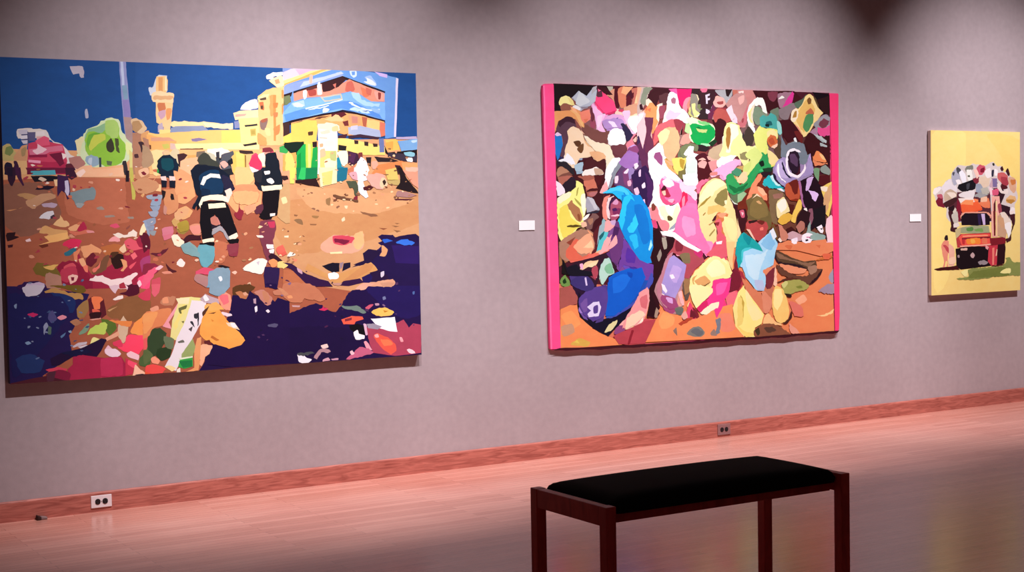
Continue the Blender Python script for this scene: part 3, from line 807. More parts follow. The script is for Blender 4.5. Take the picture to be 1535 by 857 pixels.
4c1c20~2119,1042,2157,1054,2194,1058,2175,1029,2128,1025
e8a898~2140,1113,2215,1130,2270,1113,2249,1028,2175,1054
d8c068|2271,1147,2347,1164,2364,1088,2288,1088
e8c8a0~2231,1062,2246,1100,2274,1096,2288,1062,2268,1037,2245,1037
3a2820~2252,1079,2265,1092,2278,1075,2264,1054
c0a868|2279,1083,2373,1088,2372,1053,2297,1062
201418|2356,1164,2385,1164,2421,1096,2504,1006,2456,1011,2381,1028,2343,1037,2373,1071,2374,1113
f09c80|2394,1147,2494,1156,2500,1036,2458,1062
f8b8a0~2413,1164,2499,1164,2498,1139,2422,1143
a87c78~2352,1020,2418,1015,2489,993,2417,981,2351,986
5c2c30|2327,973,2474,972,2417,961,2341,962
8c6044~2097,895,2171,886,2217,868,2189,864,2124,878
8c5034|2220,796,2280,791,2252,783
8c6a48~1663,854,1707,858,1720,824,1689,833
98744c~1871,972,1903,984,1897,938,1875,943
9c7448~1779,877,1824,873,1814,860,1783,865
8c6040|1664,887,1690,882,1681,873,1665,876
8c6040|1764,828,1809,827,1804,819,1768,820
8c6040|2328,824,2366,822,2347,816
8c6040|2309,808,2365,803,2337,797
8c6040~2318,782,2374,773,2345,766
8c6040~1659,718,1699,722,1699,705,1668,706
f8d8b0~1972,854,1991,867,1995,846,1976,838
f8d8b0~1993,933,2015,933,2010,916,1997,919
f8e0c0|1599,760,1625,762,1620,752,1600,752
e0a88c~1828,699,1883,747,1938,755,2056,753,2094,777,2121,760,2110,676,2035,644,1854,657
f0b880~2047,753,2112,777,2120,710,2091,668,2054,677
d0485c~1910,747,1965,754,2056,744,2037,711,1973,696,1918,709
7c1c3c~1919,738,1955,734,2019,720,1982,702,1928,713
fbe8b0|1890,656,1972,658,1971,646,1894,646
f8f0e0~1613,637,1631,666,1666,652,1657,643
e08868~1639,628,1683,619,1665,603
1f1044|2213,742,2242,754,2317,750,2335,731,2410,721,2409,687,2496,702,2493,431,2252,439,2127,642,2238,623,2267,664,2212,704,2241,716
2c60c8~2241,724,2278,728,2316,714,2259,703
3470d8~2334,705,2392,726,2467,703,2447,686,2372,688
2a165c|2306,689,2495,677,2492,566,2331,578
201038|2109,643,2146,667,2239,657,2220,632,2182,607,2163,582,2033,561,2117,600
d8a070~2240,690,2277,664,2262,622,2220,623,2239,648
141024|1834,574,1906,593,1952,588,1950,538,1905,531,1860,557
1a1430|1979,587,2025,590,2024,561,1968,537
98808c|1952,588,1979,595,1969,562,1955,550
201038|2043,577,2126,600,2163,608,2088,568
d0985c|1745,593,1877,523,1950,525,2163,587,2190,565,2208,539,2124,508,2086,492,1976,470,1939,455,1877,490,1726,560
c88c58|1958,471,2126,583,2181,574,2162,540,2049,485
f8f8ff~1873,527,1914,535,1945,521,1940,496,1886,494
241038|2152,524,2217,539,2272,503,2290,469,2160,469,2170,498
d0c8d8~2226,522,2250,530,2249,504,2230,492
d8a080~2290,478,2323,468,2308,437,2122,443,2159,465
301440|1586,605,1638,596,1725,536,1814,500,1876,482,1903,450,1741,455,1672,529,1637,563,1585,581
f8e8e0|1586,597,1612,588,1594,572,1585,571
c8a0b0~1673,570,1704,553,1707,532,1681,545
301440|1939,455,1976,479,2086,492,2113,466,2012,447
b86c48|1585,564,1646,554,1741,461,1741,455,1582,460
c8c0cc~80,519,103,525,194,523,170,478,109,464,87,496
1a2c62~193,500,285,482,361,441,344,364,283,382,239,475
1a1a50~12,483,147,456,284,459,328,365,210,217,46,42,10,75
70581e~224,522,394,517,425,485,393,470,293,504
b88a50~193,492,255,505,323,480,393,470,408,439,361,441,300,473,216,484
a07848~368,386,424,438,438,391,405,339,374,340
c02860~99,370,130,380,160,367,137,355
e090a0~259,348,290,359,313,346,281,330
4c4a7c~213,369,237,384,258,337,227,315,212,339
8c94b0~185,302,204,324,212,301,196,278,188,256
50685c~212,301,227,292,222,254,207,263
7c90b0~33,422,48,432,47,406,36,408
5878a0~275,244,303,262,295,243,279,232
88a0b8~318,269,334,272,334,258,322,261
7c98b8~84,219,103,225,118,213,95,207
b07858~327,319,366,332,389,308,358,294
5c1c28|431,438,455,453,518,435,531,349,499,327,437,330
f08050~451,449,494,451,514,435,497,413,493,382,465,383,454,414
e0604c~453,383,493,374,492,343,460,344
e0a090|433,326,499,333,499,327,452,320
8c5c38~532,372,661,446,779,426,776,300,657,305,547,333
c89868|536,372,596,393,547,364
f8e8e0~569,433,597,448,625,451,625,435,581,425
e0c0c8~551,504,583,511,607,506,582,464,566,480
f0c8d0~646,509,674,508,673,469,653,466
501028~605,463,645,470,654,501,638,509,711,507,721,459,661,446
d04058~709,444,780,489,779,418,741,419
58702c~499,327,570,309,585,269,544,232,529,248
c0d860~419,245,451,283,515,311,534,295,529,272,513,241,450,248
7c9c80~372,247,404,285,432,307,427,268,403,250
f0e898~429,175,442,213,458,228,492,211,488,188,449,182
c8bcc8~340,187,371,201,414,203,410,192,347,178
d8ccd4~363,179,417,188,425,172,394,169
200c34|215,125,277,152,386,170,497,219,528,209,495,149,463,112,338,126,260,84,222,86
d8b898~589,269,626,338,649,274,639,220,619,186,592,222
e8a888|520,218,592,253,600,230,528,202
e88848~546,317,657,305,673,304,657,274,593,292
f89a50~660,242,689,296,739,333,777,340,774,230,704,225
d8783c~729,294,746,317,737,278
ff4868~567,200,622,182,648,227,760,218,742,160,701,115,637,134,590,160
e04060~559,192,607,206,614,166,574,168
f0c0d0~511,148,535,178,566,145,542,131,518,132
f4d8e4~515,156,574,157,605,124,573,110,526,124
f8c8d0~637,126,661,137,705,111,700,84,645,106
a82448|338,126,385,135,510,109,605,112,628,72,626,2,538,-16,319,-11,306,59,337,88
c03058~494,103,605,105,610,11,492,10
d04058~191,65,245,77,306,66,290,44,213,52
801c3c~190,42,260,61,321,42,312,-11,242,-15
c83450|629,103,684,69,666,8,626,2
f85070~644,87,692,69,683,38,644,63
fbc8a8~666,-8,684,61,711,29,739,11,714,-11
4c6438~709,99,733,121,773,190,769,49,707,52
e85838~739,27,770,57,768,-6,738,3
2a1c28~682,7,768,-6,767,-45,681,-32
4a1a28|1,7,198,34,319,-11,650,-7,768,-6,766,-92,-1,-68
e08858~738,341,820,362,902,366,883,296,850,274,785,253,767,206,735,200
f0a060~738,333,787,351,819,346,785,268,736,231
c08060~837,400,862,431,928,429,910,382,861,384
e89870~850,424,879,430,886,399,853,396
e8a080~779,371,820,385,828,361,787,351
e86060~735,200,759,207,749,136,733,122
f0a0a8|846,266,952,412,964,396,883,288,899,248
e06070~791,504,840,503,830,456,805,433,790,457
e8e090|952,424,1019,426,1085,415,1024,298,922,183,889,193,904,295
f4e8b8|928,421,1010,422,1001,386,943,389
ece4e8|1022,406,1109,395,1082,288,1004,164,943,55,917,9,885,19,852,37,895,105,930,199,982,292
f0e080~911,271,968,380,984,371,940,278,923,239
6a6a3c~943,365,992,379,984,359,959,352,958,332,946,337
6a6a3c~957,289,974,291,969,276
303038~1033,326,1058,329,1049,297,1032,306
303038~1007,283,1023,286,1035,250,1019,266
50484c~997,243,1023,258,1014,227
6a6a60~934,175,963,183,971,169,938,167
f8e0a0~885,43,852,37,893,7,918,25
c0a8b0|1068,408,1102,439,1185,404,1185,372,1093,391
f89a80~1177,420,1220,443,1254,426,1269,353,1234,338,1201,363
e87078~1186,424,1237,430,1244,386,1210,371
f8a850~1082,304,1125,350,1184,340,1216,298,1249,257,1316,189,1336,160,1306,125,1237,116,1145,149,1096,175,1063,209
f0b060~1101,375,1168,388,1218,346,1150,341,1100,351
503024~1083,336,1126,370,1108,335,1086,311
503024|1116,326,1167,332,1150,323
c07030~1138,197,1179,171,1162,164,1129,186
d88838~1132,294,1153,281,1140,277
f8d8b8~1224,266,1267,268,1334,249,1359,211,1308,218,1249,241
fff0f0~1250,265,1300,258,1317,238,1266,236
f0d8e0~1196,331,1242,321,1268,312,1242,301,1208,311
602428|1087,168,1121,174,1137,141,1095,143
f4b890~1061,145,1137,141,1119,94,1093,79,1075,32,1059,33
e8a068|1046,186,1071,192,1059,49,1049,2,975,-2,1025,19,1027,115
34482c~755,191,785,253,833,258,865,225,856,171,830,132,805,102,765,112
6a7858~849,210,909,192,904,137,863,139
283c20~814,141,863,147,896,129,886,90,837,69,805,102
5c6c40~733,137,765,136,789,103,756,65,731,59
98a868|953,103,1021,187,1036,138,1018,83,952,79
38a848|944,79,1018,83,1017,28,967,18,930,32
1c7c40|935,64,1014,64,1013,28,959,23
e8f0d0|935,80,1018,87,1018,79,944,71
f0e8d8~922,17,942,24,943,-8,925,-7
f0504c~743,50,788,56,844,37,856,21,827,-9,778,-3,742,19
f8a080~772,88,797,99,825,74,812,54,780,64
4a1a28|730,4,1058,-3,1260,6,1612,4,1609,-95,727,-98
5a381c~1272,473,1375,486,1409,461,1374,438,1322,415,1271,425
d8a080~1313,432,1348,439,1373,413,1355,398,1321,407
1c0a3e|1266,425,1322,415,1347,390,1374,446,1408,420,1442,403,1510,352,1546,399,1622,372,1612,4,1260,6,1192,18,1109,31,1128,118,1229,113,1314,133,1341,164,1267,280,1252,345
c08070~1399,437,1460,451,1511,401,1501,360,1467,361,1425,412
c07c60~1521,441,1624,446,1622,405,1581,406,1529,416
f0e8f0~1401,348,1416,355,1418,327,1405,319
b898a8|1394,397,1411,400,1411,368,1396,372
f0e0e8~1470,325,1483,332,1496,320,1483,310
545070~1481,243,1542,244,1533,224,1485,230
7c3050~1592,480,1624,479,1624,446
c07858~1583,480,1750,475,1812,432,1851,380,1819,361,1766,379,1712,381,1694,363,1632,364,1589,398
e09868~1607,405,1633,409,1642,392,1615,389
c8a0a0|1636,349,1689,345,1685,335,1640,339
e8a890~2048,428,2095,456,2159,462,2187,453,2140,438,2112,422
c09080~1903,470,1967,468,1948,454,1912,457
c89478~2224,460,2318,457,2299,433,2242,434
d0305c~1809,316,1832,323,1836,335,1845,324,1872,317,1845,306
6c8078~1958,331,1999,325,2063,327,2122,287,2099,275,2044,298,1981,309
e86048|1956,248,2025,266,2098,258,2103,242,2052,231,2042,215,1969,218
802c38|1979,249,2025,257,2024,241,1979,234
0c0810|2005,208,2061,218,2106,204,2123,152,2095,137,2041,165,2014,182
d8b0c8~2102,212,2120,211,2131,152,2118,144
f8f0f4~2036,165,2064,180,2073,155,2109,140,2104,124,2058,118,2040,139
a84058|2124,194,2189,175,2340,211,2378,226,2414,173,2444,198,2501,187,2496,11,2315,4,2166,33,2149,67,2132,127
c85870~2118,312,2156,332,2174,327,2136,299
b890a8~2184,335,2212,334,2211,321,2188,322
f8c060~2159,281,2211,305,2267,302,2309,280,2299,259,2238,253,2191,261
c08028~2239,291,2276,285,2247,274
f4f4fc|2152,242,2317,244,2333,151,2282,158,2208,182
9890a0|2125,211,2171,213,2227,190,2198,174,2133,186
e05848~2169,142,2197,151,2262,121,2317,76,2325,33,2287,18,2223,55,2187,99
f87850~2215,114,2280,103,2298,77,2242,71
f0a8a8~2174,142,2197,147,2206,128,2183,124
f0a0a8~2347,117,2365,116,2374,90,2355,89
f8d0d8~2396,38,2420,41,2458,13,2420,13
e8a0b0~2103,103,2122,106,2158,50,2121,60
c06080~1982,4,2038,48,2075,71,2130,60,2166,33,2073,12
f0c0c8~2006,49,2024,57,2037,35,2019,28
f4f0f8~1664,50,1695,57,1721,31,1756,21,1729,-3,1676,8
484c50~1664,58,1749,66,1775,57,1730,47,1686,45
b08890~1770,28,1802,68,1830,83,1883,64,1865,52,1820,59,1792,23
f0d0c8~1817,100,1857,106,1866,85,1830,79
d0a0b0~1828,13,1864,23,1873,6,1828,2
c898b0~1882,14,1927,16,1927,5,1891,5
7078a0~2236,371,2255,375,2259,358,2240,354
4c68a0~2444,394,2459,398,2458,381,2447,378
3c1628|1570,2,1864,0,2325,-1,2486,3,2484,-69,1568,-84
d8b090~874,1247,891,1259,915,1255,917,1235,894,1229,876,1235
18242c~844,1191,866,1223,894,1237,923,1227,951,1207,963,1168,946,1144,933,1122,855,1122,852,1160
0c4850~873,1215,907,1227,926,1199,921,1168,880,1168
10301c~943,1199,967,1176,954,1144,939,1156
28242c~1040,1123,1062,1152,1096,1172,1129,1156,1136,1123
20242c~1125,1168,1155,1200,1198,1221,1248,1201,1281,1177,1280,1123,1119,1123
3c4044~1134,1192,1164,1212,1206,1217,1209,1177,1154,1168
e8b8a0~1209,1177,1231,1193,1256,1177,1242,1152,1217,1152
54545c~1219,1217,1275,1249,1292,1245,1265,1193,1235,1189
20252c~1120,1144,1204,1152,1289,1136,1288,1123,1119,1123
c8d0d8|1153,1132,1212,1132,1208,1123,1153,1123
181c24~1222,1193,1282,1217,1290,1185,1256,1177
f4c484|1599,1629,1620,1636,1616,1580,1607,1416,1608,1301,1590,1292
d89050~1605,1613,1616,1614,1614,1572,1604,1567
d89050~1603,1530,1613,1535,1610,1481,1601,1477
f8e0b0|1526,1668,1597,1703,1614,1695,1622,1642,1577,1628
d0a070|1561,1673,1587,1682,1596,1657,1569,1649
707c54~1615,1572,1651,1585,1659,1552,1627,1527
f0b8a0~1783,1708,1805,1713,1801,1667,1783,1662
f0f4f8~1835,1664,1849,1668,1861,1602,1834,1595
3c1c20~1880,1653,1935,1675,1925,1629,1898,1632
c87060~1935,1658,1957,1667,1952,1634
c86858~2154,1647,2191,1635,2185,1601,2158,1609
8c3c38~2237,1619,2256,1616,2250,1578,2236,1581
d8ecfc~1769,1505,1823,1518,1904,1535,1904,1528,1822,1510
d8ecfc~1676,1536,1698,1545,1743,1533,1733,1521,1689,1522
b8d8f4~2040,1514,2077,1528,2114,1511,2095,1498
90b8e8~2188,1526,2244,1514,2243,1493,2197,1505
6a4030~1817,1456,1903,1474,1902,1466,1821,1448
e8c890~1923,1404,1960,1413,1964,1383,1927,1379
e8d0b8~1846,1378,1900,1387,1909,1370,1854,1361
f4ead0~1871,1320,1926,1329,1934,1296,1880,1287
d8a880~1839,1303,1862,1307,1861,1287,1842,1282
b8c078~1906,1254,1942,1262,1942,1204,1909,1208
503828~1765,1373,1797,1377,1796,1356,1769,1352
1c0a3e~1271,421,1322,415,1312,367,1337,350,1277,328
b8744c~1284,441,1322,444,1339,419,1360,422,1347,398,1313,407
c08060~1451,435,1477,438,1498,401,1484,369,1467,378
1c0a3e~1470,483,1539,481,1547,448,1495,458
c88864~1547,457,1582,447,1617,413,1590,406
f8f0f0~1089,419,1102,435,1126,406,1101,395
282430~1053,325,1062,332,1060,265,1052,257
301018~437,361,500,366,491,331,444,333
b05050~444,-19,491,2,507,-15,459,-27
203468~33,134,109,160,184,111,152,52,62,57
14143c~277,152,386,166,448,151,354,129
502838~198,49,244,54,227,2,197,-4
c89068~695,1080,780,1104,852,1068,814,1021,729,1016
98a4b4~778,1004,863,1009,860,983,783,986
8ca0b4~807,980,860,983,852,950,800,948
8c9cb0~794,944,852,947,842,920,812,915
98a0b0~781,913,842,917,829,885,799,885
8c98ac~772,868,823,881,822,844,780,838
8894a8~773,833,816,838,809,808,785,809
90989c~787,804,827,806,815,779,794,785
c08878~874,950,892,938,885,896,870,902
f0b88c~979,1199,1079,1223,1077,1152,1039,1116,977,1128
e8a070~903,1139,977,1151,1039,1116,1024,1032,949,1009,938,1068
dca878~934,902,997,937,1021,925,1008,889,945,860
a89038~951,842,1007,865,1018,811,968,794
d07888~858,819,920,830,925,795,870,778
f8e8c8~912,771,937,783,986,740,960,711,930,723
401420~986,752,1018,775,1086,774,1067,757,1004,743
e09080~1019,823,1081,834,1086,786,1043,781
0c2034~840,1175,868,1220,899,1237,942,1217,968,1161,958,1137,936,1145,933,1106,865,1101,860,1142,848,1149
0c4450~868,1210,929,1213,941,1163,903,1139,869,1157
e8c090~881,1252,912,1255,914,1234,883,1231
f0d0c8|856,1110,890,1113,894,1087,865,1090
f0d0c8|909,1113,942,1110,946,1089,912,1087
121628|865,1090,896,1085,889,1049,867,1054
121628|911,1085,946,1087,944,1049,913,1051
201418|864,1033,888,1027,881,997,868,976
201418|915,1015,931,1011,936,978,918,983
3c4038~1079,1217,1129,1248,1191,1200,1209,1170,1140,1154,1090,1173
c8c4a8~1142,1248,1180,1236,1191,1200,1160,1212
20242c~1042,1146,1078,1182,1140,1173,1114,1140,1057,1113
50545c~1210,1198,1288,1255,1296,1237,1254,1188,1285,1158,1228,1149
e8b0a0~1210,1188,1242,1200,1262,1176,1235,1157
0b172a~1039,1140,1078,1178,1140,1170,1203,1161,1265,1116,1299,1045,1275,1017,1250,1031,1237,1001,1085,962,1056,924,1039,934,1073,996,1052,1056
0d3354~1086,1113,1140,1149,1203,1145,1226,1067,1221,1017,1148,1000,1098,1008
0a2440~1099,1044,1149,1032,1148,1000,1098,1005
fff8e8|1093,1065,1111,1108,1152,1128,1208,1122,1214,1100,1157,1106,1128,1092,1110,1060
23203a~1221,1116,1265,1104,1295,1043,1269,1025,1232,1043
f0d8c8~1238,1029,1270,1043,1283,1012,1255,976,1247,1001
fff0d0|1078,950,1098,993,1148,1005,1224,1005,1256,961,1223,971,1148,976,1104,967,1090,926
0b0710|1090,945,1135,962,1236,966,1256,944,1310,779,1256,751,1193,881,1161,899,1145,873,1162,757,1094,747,1082,852
fff0c8|1135,954,1236,959,1243,933,1136,926
c07868~1145,873,1177,885,1197,839,1176,829,1151,842
a09ca0~1153,801,1205,826,1259,753,1238,746,1206,800,1158,779
fff0d0|1092,749,1157,760,1164,740,1096,730
fff0d0|1253,765,1303,786,1311,769,1262,743
0c0810~1079,730,1162,737,1161,712,1116,705,1085,718
0c0810~1243,746,1310,752,1314,726,1268,722
7c3038~1475,1272,1521,1280,1543,1260,1488,1248
d89888~1485,1248,1520,1253,1516,1232,1494,1228
131a26~1494,1238,1553,1251,1580,1177,1595,1052,1534,1035,1457,1064,1410,1110,1446,1140,1488,1146
24242c~1414,1152,1466,1171,1464,1079,1425,1085
f8f0e8~1482,1140,1517,1143,1516,1126,1487,1121
f8f0e8~1497,1094,1526,1101,1543,1079,1529,1067,1503,1077
fff0c8|1463,1052,1590,1062,1592,1036,1469,1023
0f0810|1471,1023,1579,1030,1557,883,1510,869,1471,857,1443,877,1471,920
fff0e0|1511,893,1544,895,1543,880,1512,876
e03c60~1393,1198,1429,1238,1468,1195,1467,1157,1426,1143,1395,1164
f4e0e4~1390,1170,1449,1146,1409,1130
68a8b4~1072,721,1160,713,1165,659,1145,611,1100,588,1065,661
7ca4a8~967,723,1016,734,1077,673,1064,649,990,686
8c3c48~1242,717,1313,722,1305,680,1254,657
84a0b0~1124,540,1176,586,1252,578,1242,464,1184,423,1122,444,1135,491
e8f0f8~1184,532,1202,537,1209,515,1193,507
1c1018~1182,598,1214,600,1258,586,1226,582
f8ece0~1338,567,1407,617,1433,634,1487,617,1477,591,1450,542,1392,550
c8c0c8|1419,610,1439,618,1432,592
f09860~1497,614,1530,626,1552,607,1536,579,1510,584
f0d080~1556,589,1589,600,1617,587,1588,568
f8e8e0~939,626,965,645,989,624,978,601,949,604
f8e8e0~1487,710,1526,712,1528,693,1499,694
f8e8e0~1505,678,1525,681,1525,663,1509,666
e06858~1545,687,1585,708,1604,673,1564,656
"""
